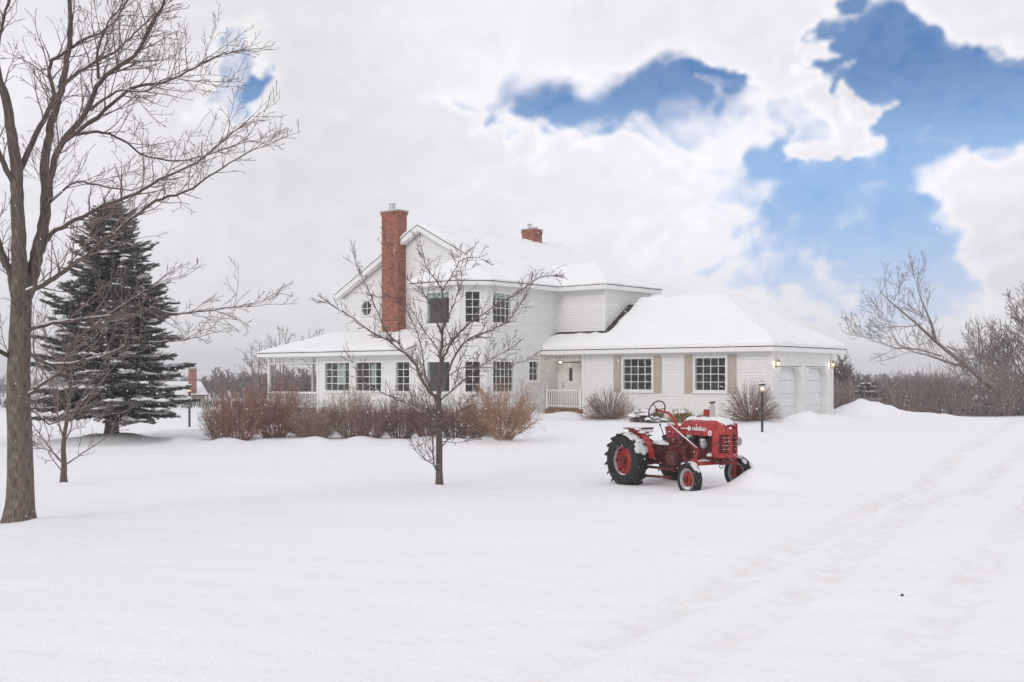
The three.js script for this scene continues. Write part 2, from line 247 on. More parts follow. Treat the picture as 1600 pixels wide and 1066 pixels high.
const LEANER = [
  [[[0.33,0.0,0.0],[-0.07,1.26,-0.14],[-1.06,2.15,-0.22],[-2.05,2.98,-0.39],[-3.18,3.98,-0.65],[-4.04,4.81,-0.74],[-5.37,5.97,-0.85],[-5.93,6.56,-1.0]], 0.3, 0.016],
  [[[-3.18,3.98,-0.5],[-3.55,4.81,-0.09],[-3.88,5.3,0.25],[-4.37,6.23,0.56],[-4.77,7.03,0.96]], 0.14, 0.009],
  [[[-1.72,2.59,-0.3],[-2.88,2.82,0.33],[-4.04,3.15,0.83],[-5.2,3.38,1.47],[-6.36,3.98,2.08]], 0.12, 0.008],
  [[[-3.05,3.12,0.0],[-4.04,3.48,-0.48],[-5.37,3.65,-0.97],[-6.2,4.31,-1.48],[-6.63,4.71,-2.03]], 0.07, 0.006],
  [[[-2.05,2.92,0.0],[-1.06,2.98,0.4],[-0.56,2.59,0.66],[-0.07,1.99,1.07]], 0.08, 0.009],
  [[[-2.78,3.65,0.0],[-2.05,3.38,-0.53],[-1.39,2.82,-0.94]], 0.06, 0.009],
  [[[-4.04,4.81,0.0],[-5.04,4.64,0.38],[-6.03,4.71,0.68],[-6.53,5.04,0.99]], 0.05, 0.005],
  [[[-5.37,6.03,-0.5],[-5.04,6.46,-0.81],[-4.84,6.79,-0.96]], 0.04, 0.005],
  [[[-1.72,2.32,0.0],[-2.39,2.19,0.98],[-2.98,2.05,2.03]], 0.05, 0.005],
];
// ---------------------------------------------------------------- the ground: one sheet of snow to the horizon
// x to the right, d = distance in front of the camera
const KNOTS = [[-50, -0.2], [4, -0.24], [9, -0.3], [15, -0.24], [21, -0.42], [26, -0.38], [33, -0.22], [38, -0.06], [42, 0.03], [48, 0.06], [90, 0.06]];
function along(K, x) { if (x <= K[0][0]) return K[0][1]; for (let k = 1; k < K.length; k++) if (x < K[k][0]) { const t = (x - K[k - 1][0]) / (K[k][0] - K[k - 1][0]); return lerp(K[k - 1][1], K[k][1], t * t * (3 - 2 * t)); } return K[K.length - 1][1]; }
const TRACKS = [   // wheel tracks: points, width, depth, roughness, dirt
  [[[-1.2, 5.6], [-0.38, 6.7], [0.05, 7.3], [1.37, 9.6], [3.79, 13.5], [6.9, 19.5], [11.6, 29], [20, 44]], 0.2, 0.05, 0.3, 1],
  [[[0.2, 5.6], [0.99, 7.3], [2.06, 9.2], [3.47, 11.7], [6.4, 17.3], [8.6, 20.8], [13.4, 29.5], [22, 44]], 0.2, 0.05, 0.3, 0.9],
  [[[1.7, 5.8], [2.48, 7.3], [4.01, 10], [7.1, 15.6], [11.6, 23], [19, 34], [27, 44]], 0.2, 0.05, 0.3, 0.8],
  [[[2.9, 5.8], [3.9, 7.6], [5.7, 10.4], [8.9, 15.9], [13.4, 23], [21, 34], [29, 44]], 0.2, 0.05, 0.3, 0.7],
  [[[-3.2, 5.4], [-1.76, 7.3], [-0.99, 8.6], [0.21, 10.7], [1.7, 13.8], [3.0, 16.4], [4.6, 18.6], [7.2, 21]], 0.36, 0.06, 0, 0],
  [[[-24, 29.5], [-14, 29.2], [-6, 29.6], [0, 30.2], [5, 31.5], [10, 33.4], [18, 36]], 0.35, 0.035, 0.35, 0.1],
  [[[-24, 27.6], [-14, 27.4], [-6, 27.8], [0, 28.3], [6, 29.6], [11, 31.4], [19, 34]], 0.35, 0.03, 0.35, 0.1],
];
function toLine(P, x, d) { let best = 1e9, side = 0; for (let k = 1; k < P.length; k++) { const ax = P[k - 1][0], ad = P[k - 1][1], ux = P[k][0] - ax, ud = P[k][1] - ad, t = clamp(((x - ax) * ux + (d - ad) * ud) / (ux * ux + ud * ud)), ex = x - ax - ux * t, ed = d - ad - ud * t, q = Math.hypot(ex, ed); if (q < best) { best = q; side = Math.sign(ux * ed - ud * ex); } } return best * side; }
const MOUNDS = [   // x, d, height, radius along x, radius along d
  [14.9, 47, 0.62, 1.35, 1.6], [17.6, 48, 0.25, 2.4, 2], [10.6, 40.6, 0.36, 0.9, 0.9], [11.8, 41.6, 0.25, 1.0, 0.8], [2.2, 45.2, 0.26, 0.55, 0.5], [3.4, 45.0, 0.22, 0.5, 0.5], [4.5, 44.6, 0.22, 0.8, 0.5], [1.0, 45.4, 0.16, 0.7, 0.6],
  [4.62, 20.75, 0.31, 0.5, 0.4], [5.25, 21.0, 0.15, 0.7, 0.5], [4.3, 20.6, 0.12, 0.5, 0.3], [3.7, 20.2, 0.05, 0.7, 0.4], [-6.1, 14.5, 0.07, 0.45, 0.35], [-1.39, 21.4, 0.05, 0.45, 0.4], [-8.65, 21.5, 0.05, 0.4, 0.4], [-11.9, 33.1, 0.22, 1.6, 1.2], [6.3, 43.4, 0.15, 1.6, 0.8], [8.7, 39.6, 0.12, 1.6, 0.9],
];
for (let k = 0; k < 14; k++) MOUNDS.push([-9.5 + k * 0.76 + 0.2 * Math.sin(k * 5.1), 32.35 + 0.35 * Math.sin(k * 2.3), 0.1 + 0.07 * Math.sin(k * 3.7 + 1), 0.42, 0.36]);   // drifts at the feet of the shrubs
function groundBase(x, d) {
  let y = along(KNOTS, d);
  if (d > 30) { const m = smooth(-8, -14, x), r = smooth(13, 20, x) * smooth(38, 56, d); y = lerp(y, -0.26, m); y = lerp(y, -0.33, r); }
  if (d > 75) y -= 2.2 * smooth(75, 260, d);
  return y;
}
function groundAt(x, d, fine = true) {
  let y = groundBase(x, d); const far = smooth(120, 40, d);
  y += (0.07 * noise(x * 0.16, d * 0.2, 1.7) + 0.045 * noise(x * 0.45, d * 0.62, 4.1)) * far;
  for (const [mx, md, h, rx, rd] of MOUNDS) { const q = ((x - mx) / rx) ** 2 + ((d - md) / rd) ** 2; if (q < 9) y += h * Math.exp(-q) * (1 + 0.25 * noise(x * 1.9, d * 1.9, 8)); }
  if (!fine) return y;
  y += (0.02 * noise(x * 0.9 + d * 0.5, d * 2.2, 2.2) + 0.006 * noise(x * 3.1, d * 5.7, 3.3)) * far;
  return y;
}
const DIRT = [];
(function ground() {
  const angles = []; for (let a = -31; a <= 31.001; a += 0.092) angles.push(a); for (let a = 33; a < 329; a += 2) angles.push(a); angles.push(329);
  const radii = []; for (let r = 1.2; r < 470; r *= r < 21 ? 1.0075 : r < 60 ? 1.0115 : 1.03) radii.push(r); radii.push(480);
  const nA = angles.length, nR = radii.length, pos = new Float32Array((nA * nR + 1) * 3), col = new Float32Array((nA * nR + 1) * 3), uv = new Float32Array((nA * nR + 1) * 2), idx = [];
  for (let r = 0; r < nR; r++) for (let a = 0; a < nA; a++) {
    const o = r * nA + a, th = angles[a] * D2R, x = Math.sin(th) * radii[r], d = Math.cos(th) * radii[r];
    let y = groundAt(x, d), dirt = 0;
    if (d > 4 && d < 46) for (const [P, w, depth, rough, dirty] of TRACKS) {
      const wob = 0.08 * noise(x * 0.4, d * 0.4, 6), s = toLine(P, x, d) + wob, q = Math.abs(s) / w; if (q > 3) continue;
      const fade = 0.72 + 0.4 * noise(x * 0.23 + 9, d * 0.23, 7.7), inside = smooth(1.4, 0.35, q);
      const lumps = 0.4 * noise(x * 7.5, d * 7.5, 5.1) + 0.9 * noise(x * 21, d * 21, 6.1), lug = Math.sin((x * 0.55 + d) * 21 + s * 6) * 0.5;
      y -= depth * fade * inside; y += 0.45 * depth * fade * Math.exp(-((q - 1.6) ** 2) * 4.5);
      y += rough * inside * fade * (0.016 * lumps + 0.002 * lug);
      dirt = Math.max(dirt, dirty * fade * smooth(1.5, 0.4, q) * clamp(0.45 + 0.9 * noise(x * 3.3, d * 3.3, 2.9) + 0.7 * noise(x * 11, d * 11, 1.9)));
    }
    pos.set([x, y, -d], o * 3); uv.set([x / 1.7, d / 1.7], o * 2);
    const g = clamp(dirt) * 0.7, t = 0.012 * noise(x * 0.5, d * 0.5, 9);
    col.set([lerp(0.868 + t, 0.72, g), lerp(0.862 + t, 0.67, g), lerp(0.868 + t, 0.615, g)], o * 3);
  }
  const c = nA * nR; pos.set([0, groundAt(0, 0), 0], c * 3); col.set([0.868, 0.862, 0.868], c * 3);
  for (let r = 0; r < nR - 1; r++) for (let a = 0; a < nA; a++) { const b = (a + 1) % nA, p = r * nA + a, q = r * nA + b; idx.push(p, q, p + nA, q, q + nA, p + nA); }
  for (let a = 0; a < nA; a++) idx.push(c, (a + 1) % nA, a);
  const g = new THREE.BufferGeometry(); g.setAttribute('position', new THREE.BufferAttribute(pos, 3)); g.setAttribute('color', new THREE.BufferAttribute(col, 3)); g.setAttribute('uv', new THREE.BufferAttribute(uv, 2)); g.setIndex(idx); g.computeVertexNormals();
  const m = part('snow_ground', g, MAT.ground, scene); m.userData = { kind: 'structure', label: 'wide snow-covered yard with faint tyre tracks', category: 'ground' };
})();
// ---------------------------------------------------------------- the house
// plan coordinates: a runs along the front to the right, b runs from the front to the back; the group turns them into the world
const house = thing('farmhouse', 'large white clapboard farmhouse with red brick chimneys and snowy roofs', 'house', 9.976, 0.08, -43, -40 * D2R);
const openings = {};
const boards = [];       // every siding board, sorted by size before it becomes a part of its own
const COURSE = 0.118;
function wall(name, a0, b0, a1, b1, y0, top, holes = []) {   // top: height, or two functions giving the left and right end of a course at height y
  const len = Math.hypot(a1 - a0, b1 - b0), turn = Math.atan2(b1 - b0, a1 - a0), g = sub('wall', house, a0, 0, -b0, turn);
  g.userData.len = len; const H = typeof top === 'number' ? top : top.h;
  for (let y = y0; y < H - 0.02; y += COURSE) {
    const y2 = Math.min(y + COURSE, H), mid = (y + y2) / 2;
    let L0 = 0, R0 = len, L1 = 0, R1 = len;
    if (typeof top !== 'number') { L0 = Math.max(0, top.l(y)); R0 = Math.min(len, top.r(y)); L1 = Math.max(0, top.l(y2)); R1 = Math.min(len, top.r(y2)); if (R0 - L0 < 0.05) break; }
    const cuts = holes.filter((h) => mid > h[2] && mid < h[3]).sort((p, q) => p[0] - q[0]);
    let x = L0, xt = L1;
    const put = (xa, xb, ta, tb) => { if (xb - xa > 0.01 || tb - ta > 0.01) boards.push({ g, xa, xb, ta: Math.min(ta, tb), tb, y, y2, area: (xb - xa) * (y2 - y) }); };
    for (const h of cuts) { put(x, h[0], xt, h[0]); x = h[1]; xt = h[1]; }
    put(x, R0, xt, R1);
  }
  return g;
}
function boardGeo(q) {
  const h = q.y2 - q.y + 0.012, G = new Geo(), F = 0.042, B = 0.006, Z = -0.1;
  const b = [V(q.xa, q.y, Z), V(q.xb, q.y, Z), V(q.xb, q.y, F), V(q.xa, q.y, F)], t = [V(q.ta, q.y + h, Z), V(q.tb, q.y + h, Z), V(q.tb, q.y + h, B), V(q.ta, q.y + h, B)];
  G.poly([b[0], b[1], b[2], b[3]]); G.poly([t[3], t[2], t[1], t[0]]); G.poly([b[3], b[2], t[2], t[3]]); G.poly([b[1], b[0], t[0], t[1]]); G.poly([b[0], b[3], t[3], t[0]]); G.poly([b[2], b[1], t[1], t[2]]);
  return G;
}
function corner(a, b, y0, y1, w = 0.11) { part('corner_board', boxGeo(a - w / 2, a + w / 2, y0, y1, -b - w / 2, -b + w / 2), MAT.trim, house); }
// a window: frame, glazing bars, one mesh for each pane, a dark room behind the glass
function windowUnit(a0, b0, turn, x0, x1, y0, y1, cols, rows, o = {}) {
  const w = sub('window', house, a0, 0, -b0, turn), fr = new Geo(), t = o.trim ?? 0.085;
  fr.box(x0 - t, x0, y0 - t, y1 + t, -0.1, 0.06).box(x1, x1 + t, y0 - t, y1 + t, -0.1, 0.06).box(x0, x1, y1, y1 + t, -0.1, 0.063).box(x0, x1, y0 - t, y0, -0.1, 0.063);
  part('frame', fr.build(), MAT.trim, w);
  part('sill', boxGeo(x0 - t - 0.03, x1 + t + 0.03, y0 - t - 0.035, y0 - t, -0.05, 0.1), MAT.trim, w);
  const bars = new Geo(), pw = (x1 - x0) / cols, ph = (y1 - y0) / rows, bw = 0.0125;
  for (let c = 1; c < cols; c++) bars.box(x0 + c * pw - bw, x0 + c * pw + bw, y0, y1, -0.032, -0.006);
  for (let r = 1; r < rows; r++) bars.box(x0, x1, y0 + r * ph - bw, y0 + r * ph + bw, -0.03, -0.004);
  if (cols * rows > 1) part('glazing_bars', bars.build(), MAT.trim, w);
  const flat = new THREE.PlaneGeometry(pw - 0.006, ph - 0.006);
  for (let c = 0; c < cols; c++) for (let r = 0; r < rows; r++) { const p = part('pane', flat, MAT.glass, w); p.position.set(x0 + (c + 0.5) * pw, y0 + (r + 0.5) * ph, -0.02); }
  if (o.blind) part('blind', boxGeo(x0, x1, y1 - o.blind, y1, -0.1, -0.085), MAT.curtain, w);
  if (o.curtain) { const G = new Geo(), [c0, c1] = o.curtain; for (let k = 0; k < 8; k++) { const u = c0 + (c1 - c0) * k / 8, e = c0 + (c1 - c0) * (k + 1) / 8, z = k % 2 ? -0.2 : -0.17, z2 = k % 2 ? -0.17 : -0.2; G.prism([V(u, y0 + 0.25, z), V(e, y0 + 0.25, z2), V(e, y0 + 0.25, z2 - 0.01), V(u, y0 + 0.25, z - 0.01)], V(0, y1 - y0 - 0.3, 0)); } part('curtain', G.build(), MAT.curtain, w); }
  return w;
}
const hole = (x0, x1, y0, y1, t = 0.06) => [x0 - t, x1 + t, y0 - t, y1 + t];
const SIDE = 90 * D2R, PITCH = 0.515, EAVE = 5.47, LOW = 2.73;
// front wall under the gable, with the octagonal window
const gableTop = { h: 8.2, l: (y) => (y < 5.4 ? 0 : (y - 5.4) / PITCH), r: (y) => (y < 5.4 ? 10.17 : 10.17 - (y - 5.4) / PITCH) };
wall('gable', -20.0, -3.85, -9.83, -3.85, 3.3, gableTop, [[1.06, 1.78, 4.42, 5.14], [6.42, 10.1, 3.2, 5.28]]);
// sunroom along the front
const SR = [[-18.74, -17.12, 4, 4, { curtain: [-18.15, -17.6] }], [-16.7, -15.08, 4, 4, { curtain: [-15.95, -15.68] }], [-14.19, -13.38, 2, 4, {}]];
wall('sunroom', -19.26, -6.2, -12.92, -6.2, 0, 2.66, SR.map(([p, q]) => hole(p + 19.26, q + 19.26, 1.0, 2.21)));
for (const [p, q, c, r, o] of SR) windowUnit(-19.26, -6.2, 0, p + 19.26, q + 19.26, 1.0, 2.21, c, r, o.curtain ? { curtain: o.curtain.map((v) => v + 19.26) } : {});
wall('sunroom side', -19.26, -3.85, -19.26, -6.2, 0, 2.66);
// corner bay of two storeys
wall('bay left', -13.65, -5.46, -12.92, -6.2, 0, 5.4, [hole(0.3, 0.74, 1.0, 2.21), hole(0.3, 0.74, 3.8, 5.02)]);
wall('bay flank', -13.65, -3.85, -13.65, -5.46, 0, 5.4);
for (const [y0, y1] of [[1.0, 2.21], [3.8, 5.02]]) windowUnit(-13.65, -5.46, Math.atan2(-0.74, 0.73), 0.3, 0.74, y0, y1, 2, 4);
wall('bay front', -12.92, -6.2, -10.57, -6.2, 0, 5.4, [hole(0.57, 1.84, 1.0, 2.2), hole(0.57, 1.82, 3.79, 5.03)]);
windowUnit(-12.92, -6.2, 0, 0.57, 1.84, 1.0, 2.2, 1, 1);
windowUnit(-12.92, -6.2, 0, 0.57, 1.82, 3.79, 5.03, 1, 1, { blind: 0.2 });
wall('bay chamfer', -10.57, -6.2, -9.83, -5.46, 0, 5.4, [hole(0.235, 0.81, 1.0, 2.2), hole(0.235, 0.8, 3.81, 5.02)]);
windowUnit(-10.57, -6.2, 45 * D2R, 0.235, 0.81, 1.0, 2.2, 2, 4);
windowUnit(-10.57, -6.2, 45 * D2R, 0.235, 0.8, 3.81, 5.02, 2, 4);
// right-hand side wall of the main block
wall('side', -9.83, -5.46, -9.83, -0.73, 0, 5.4, [hole(0.4, 1.72, 1.0, 2.21), hole(0.38, 1.52, 3.82, 5.0), hole(2.73, 3.36, 1.46, 2.23)]);
windowUnit(-9.83, -5.46, SIDE, 0.4, 1.72, 1.0, 2.21, 5, 4, {});
windowUnit(-9.83, -5.46, SIDE, 0.38, 1.52, 3.82, 5.0, 4, 4, { blind: 0.2 });
windowUnit(-9.83, -5.46, SIDE, 2.73, 3.36, 1.46, 2.23, 2, 3);
// wing above the entry
wall('wing front', -9.83, -0.73, -7.31, -0.73, 0, 5.4, [[0.24, 1.24, -1, 2.2]]);
wall('wing side', -7.31, -0.73, -7.31, 2.7, 2.6, 5.4);
// garage wing
const GW = [[-5.77, -4.42], [-2.43, -1.11]];
wall('garage front', -7.8, -1.56, 0.79, -1.56, 0, 2.68, GW.map(([p, q]) => hole(p + 7.8, q + 7.8, 1.09, 2.31)));
for (const [p, q] of GW) {
  windowUnit(-7.8, -1.56, 0, p + 7.8, q + 7.8, 1.09, 2.31, 4, 4, { trim: 0.1 });
  for (const e of [p - 0.46, q + 0.12]) { const S = new Geo(), x = e, w = 0.34; S.box(x, x + w, 0.96, 2.43, 1.586, 1.63); for (let y = 1.03; y < 2.36; y += 0.055) if (Math.abs(y - 1.7) > 0.06) S.box(x + 0.05, x + w - 0.05, y, y + 0.032, 1.63, 1.641); S.box(x, x + 0.045, 0.96, 2.43, 1.63, 1.645).box(x + w - 0.045, x + w, 0.96, 2.43, 1.63, 1.645); part('shutter', S.build(), MAT.shutter, house); }
}
const DOORS = [[0.37, 2.45], [2.78, 4.81]];       // along the side, from the front corner
wall('garage side', 0.79, -1.56, 0.79, 3.65, 0, 2.68, DOORS.map(([p, q]) => [p, q, -1, 1.98]));
wall('garage back', 0.79, 3.65, -7.8, 3.65, 0, 2.68);
wall('entry side', -7.8, -0.73, -7.8, -1.56, 0, 2.68);
wall('left side', -20.0, 6.0, -20.0, -3.85, 0, 5.4);
boards.sort((p, q) => q.area - p.area);
const rest = new Map();
boards.forEach((q, k) => { if (k < 290) part('siding_board', boardGeo(q).build(), MAT.siding, q.g); else { let G = rest.get(q.g); if (!G) rest.set(q.g, G = new Geo()); const s = boardGeo(q), b = G.count; G.p.push(...s.p); G.n.push(...s.n); G.u.push(...s.u); for (const i of s.i) G.i.push(b + i); } });
for (const [g, G] of rest) part('short_siding_boards', G.build(), MAT.siding, g).userData.kind = 'stuff';
for (const [a, b, y0, y1] of [[-19.26, -6.2, 0, 2.66], [-12.92, -6.21, 0, 5.4], [-10.57, -6.2, 0, 5.4], [-9.83, -5.46, 0, 5.4], [-9.79, -0.75, 2.4, 5.4], [-7.31, -0.73, 2.6, 5.4], [0.79, -1.56, 0, 2.68], [-7.8, -1.56, 0, 2.68], [0.79, 3.65, 0, 2.68], [-20, -3.85, 3.2, 5.4], [-7.31, 2.7, 3.6, 5.4], [-13.65, -5.46, 0, 5.4]]) corner(a, b, y0, y1);

// octagonal window in the gable
{
  const w = sub('octagonal_window', house, -18.58, 4.78, 3.85), R = 0.36, G = new Geo(), P = (r, k) => V(Math.cos((k + 0.5) * Math.PI / 4) * r, Math.sin((k + 0.5) * Math.PI / 4) * r, 0);
  for (let k = 0; k < 8; k++) G.prism([P(R, k), P(R + 0.07, k), P(R + 0.07, k + 1), P(R, k + 1)].map((q) => q.setZ(-0.1)), V(0, 0, 0.15));
  part('frame', G.build(), MAT.trim, w);
  const C = new Geo().box(-R, R, -0.014, 0.014, -0.03, 0).box(-0.014, 0.014, -R, R, -0.032, -0.002); part('glazing_bars', C.build(), MAT.trim, w);
  for (let q = 0; q < 4; q++) { const s = new THREE.Shape(), c0 = q * Math.PI / 2; s.moveTo(0, 0); s.lineTo(Math.cos(c0) * R * 0.93, Math.sin(c0) * R * 0.93); s.lineTo(Math.cos(c0 + Math.PI / 8) * R, Math.sin(c0 + Math.PI / 8) * R); s.lineTo(Math.cos(c0 + 3 * Math.PI / 8) * R, Math.sin(c0 + 3 * Math.PI / 8) * R); s.lineTo(Math.cos(c0 + Math.PI / 2) * R * 0.93, Math.sin(c0 + Math.PI / 2) * R * 0.93); const p = part('pane', new THREE.ShapeGeometry(s), MAT.glass, w); p.position.z = -0.045; }
  const F = new Geo();   // corners between octagon and boards
  for (const [sx, sy] of [[1, 1], [-1, 1], [1, -1], [-1, -1]]) F.prism([V(sx * 0.37, sy * 0.12, -0.09), V(sx * 0.37, sy * 0.37, -0.09), V(sx * 0.12, sy * 0.37, -0.09)], V(0, 0, 0.1));
  part('corner_fillers', F.build(), MAT.siding, w);
}

// rooms behind the windows: floors, ceilings and inner walls
{
  const P = new Geo(), W = new Geo(), bx = (G, a0, a1, b0, b1, y0, y1) => G.box(a0, a1, y0, y1, -b1, -b0);
  const slab = (G, L, y0, y1) => G.prism(L.map(([a, b]) => V(a, y0, -b)), V(0, y1 - y0, 0)), bay = [[-13.5, -3.6], [-13.5, -5.38], [-12.84, -6.05], [-10.66, -6.05], [-9.98, -5.36], [-9.98, -3.6]];
  for (const y of [0.03, 2.76]) { slab(W, bay, y, y + 0.05); bx(W, y > 1 ? -19.85 : -19.14, -9.98, -3.599, 4.0, y, y + 0.05); } bx(W, -19.14, -13.501, -6.05, -3.6, 0.03, 0.08); bx(W, -9.95, -7.45, -0.6, 2.5, 0.03, 0.08);
  for (const y of [2.46, 5.2]) { slab(P, bay, y, y + 0.05); bx(P, y > 3 ? -19.85 : -19.14, -9.98, -3.599, 4.0, y, y + 0.05); } bx(P, -19.14, -13.501, -6.05, -3.6, 2.46, 2.51);
  bx(P, -19.14, -19.08, -6.05, 3.98, 0.09, 2.45); bx(P, -19.07, -10.0, 3.9, 3.98, 0.09, 2.45); bx(P, -10.0, -9.95, -0.6, 3.9, 0.09, 2.45);
  bx(P, -19.84, -19.78, -3.7, 3.98, 2.83, 5.19); bx(P, -19.77, -10.0, 3.9, 3.98, 2.83, 5.19); bx(P, -10.0, -9.95, -0.6, 3.9, 2.83, 5.19);
  bx(P, -7.6, 0.64, -1.4, 3.5, 2.44, 2.48); bx(P, -7.66, -7.61, -1.4, 3.5, 0.02, 2.48); bx(P, -7.6, 0.6, 3.44, 3.5, 0.02, 2.43);
  part('inner_walls', P.build(), MAT.plaster, house); part('inner_floors', W.build(), MAT.floorBoards, house);
}
// ---- roofs: decks of shingle with a blanket of snow, cut to a convex outline in plan
function clipPoly(P, ax, ab, c) { const o = []; for (let k = 0; k < P.length; k++) { const p = P[k], q = P[(k + 1) % P.length], dp = p[0] * ax + p[1] * ab - c, dq = q[0] * ax + q[1] * ab - c; if (dp <= 0) o.push(p); if ((dp < 0 && dq > 0) || (dp > 0 && dq < 0)) { const t = dp / (dp - dq); o.push([lerp(p[0], q[0], t), lerp(p[1], q[1], t)]); } } return o; }
function sheet(outline, h, step, skirt, y0 = 0, warp = (p) => p) {
  const G = new Geo(), A = outline.map((p) => p[0]), B = outline.map((p) => p[1]), amin = Math.min(...A), amax = Math.max(...A), bmin = Math.min(...B), bmax = Math.max(...B);
  let area = 0; outline.forEach((p, k) => { const q = outline[(k + 1) % outline.length]; area += p[0] * q[1] - q[0] * p[1]; }); const poly = area > 0 ? outline : [...outline].reverse();
  const planes = poly.map((p, k) => { const q = poly[(k + 1) % poly.length], ux = q[0] - p[0], ub = q[1] - p[1], l = Math.hypot(ux, ub); return [ub / l, -ux / l, (ub * p[0] - ux * p[1]) / l]; });
  const e = 0.03, put = (p) => { const y = h(p[0], p[1]), na = -(h(p[0] + e, p[1]) - h(p[0] - e, p[1])) / (2 * e), nb = -(h(p[0], p[1] + e) - h(p[0], p[1] - e)) / (2 * e), l = Math.hypot(na, 1, nb); const w = warp(p); return G.vert(w[0], y + y0, -w[1], na / l, 1 / l, -nb / l, p[0] / 1.7, p[1] / 1.7); };
  const nA = Math.ceil((amax - amin) / step), nB = Math.ceil((bmax - bmin) / step), cache = new Map(), at = (i, j) => { const k = i * 4096 + j; let v = cache.get(k); if (v === undefined) cache.set(k, v = put([amin + i * step, bmin + j * step])); return v; };
  const inside = (p) => planes.every(([x, b, c]) => p[0] * x + p[1] * b <= c + 1e-6);
  for (let i = 0; i < nA; i++) for (let j = 0; j < nB; j++) {
    const c = [[0, 0], [1, 0], [1, 1], [0, 1]].map(([u, v]) => [amin + (i + u) * step, bmin + (j + v) * step]);
    if (c.every(inside)) { const p = at(i, j), q = at(i + 1, j), r = at(i + 1, j + 1), s = at(i, j + 1); G.i.push(p, q, r, p, r, s); continue; }
    let P = c; for (const [x, b, k] of planes) { P = clipPoly(P, x, b, k); if (P.length < 3) break; } if (P.length < 3) continue;
    const id = P.map(put); for (let k = 1; k < id.length - 1; k++) G.i.push(id[0], id[k], id[k + 1]);
  }
  if (skirt) poly.forEach((p, k) => { const q = poly[(k + 1) % poly.length], n = Math.max(1, Math.ceil(Math.hypot(q[0] - p[0], q[1] - p[1]) / step)), [nx, nb] = planes[k]; for (let m = 0; m < n; m++) { const s = [lerp(p[0], q[0], m / n), lerp(p[1], q[1], m / n)], t = [lerp(p[0], q[0], (m + 1) / n), lerp(p[1], q[1], (m + 1) / n)], i0 = [s, t].map((v) => [G.vert(warp(v)[0], h(v[0], v[1]) + y0, -warp(v)[1], nx, 0.2, -nb), G.vert(v[0], skirt(v[0], v[1]), -v[1], nx, 0, -nb)]); G.i.push(i0[0][0], i0[0][1], i0[1][0], i0[1][0], i0[0][1], i0[1][1]); } });
  return G.build();
}
const edgeDist = (outline) => { let area = 0; outline.forEach((p, k) => { const q = outline[(k + 1) % outline.length]; area += p[0] * q[1] - q[0] * p[1]; }); const s = Math.sign(area); const pl = outline.map((p, k) => { const q = outline[(k + 1) % outline.length], ux = q[0] - p[0], ub = q[1] - p[1], l = Math.hypot(ux, ub); return [s * ub / l, -s * ux / l, s * (ub * p[0] - ux * p[1]) / l]; }); return (a, b) => Math.min(...pl.map(([x, y, c]) => c - a * x - b * y)); };
function roof(name, outline, h, depth, o = {}) {
  const R = sub(name, house), d = edgeDist(outline);
  part('shingle_deck', sheet(outline, h, 0.3, (a, b) => h(a, b) - 0.03), MAT.shingle, R);
  const t = (a, b) => { const bare = o.bare ? o.bare(a, b) : 1, wav = 1 + 0.5 * noise(a * 0.6, b * 0.6, 3) + 0.3 * noise(a * 1.6, b * 1.6, 8) + 0.18 * noise(a * 4.1, b * 4.1, 5); return depth * wav * ((o.lip ?? 0.4) + (1 - (o.lip ?? 0.4)) * smooth(-0.02, 0.3, d(a, b) + 0.05 * noise(a * 2.3, b * 2.3, 1))) * bare - (bare < 0.25 ? 0.03 : 0); };
  // the edge of the snow creeps a little over the eave, unevenly
  part('roof_snow', sheet(outline, (a, b) => h(a, b) + 0.006 + t(a, b), o.step ?? 0.11, (a, b) => h(a, b) + 0.004, 0, ([a, b]) => { const e = smooth(0.3, 0, d(a, b)) * clamp(0.035 + 0.06 * noise(a * 1.7, b * 1.7, 6) + 0.03 * noise(a * 6, b * 6, 7), -0.02, 0.1), q = 0.02, ga = d(a + q, b) - d(a - q, b), gb = d(a, b + q) - d(a, b - q), l = Math.hypot(ga, gb) || 1; return [a - ga / l * e, b - gb / l * e]; }), MAT.snow, R);
  return R;
}
const rect = (a0, a1, b0, b1) => [[a0, b0], [a1, b0], [a1, b1], [a0, b1]];
// main gable roof: two slopes
const RIDGE = -14.92, hMain = (a) => EAVE + PITCH * (5.52 - Math.abs(a - RIDGE));
roof('main_roof_slope', rect(RIDGE, -9.4, -4.25, 6.43), (a) => hMain(a), 0.13);
roof('main_roof_slope', rect(-20.44, RIDGE, -4.25, 6.43), (a) => hMain(a) - 0.001, 0.13);
// hipped roof over the corner bay
const bayH = (a, b) => EAVE - 0.012 + PITCH * Math.min(b + 6.62, a + 14.07, -9.4 - a, (a + b + 14.07 + 5.64) * 0.7071, (-9.41 - 5.64 - a + b + 11.28) * 0.7071);
roof('bay_roof', [[-14.07, -3.86], [-14.07, -5.64], [-13.09, -6.62], [-10.39, -6.62], [-9.41, -5.64], [-9.41, -4.1], [-9.9, -3.86]], bayH, 0.11, { step: 0.09 });
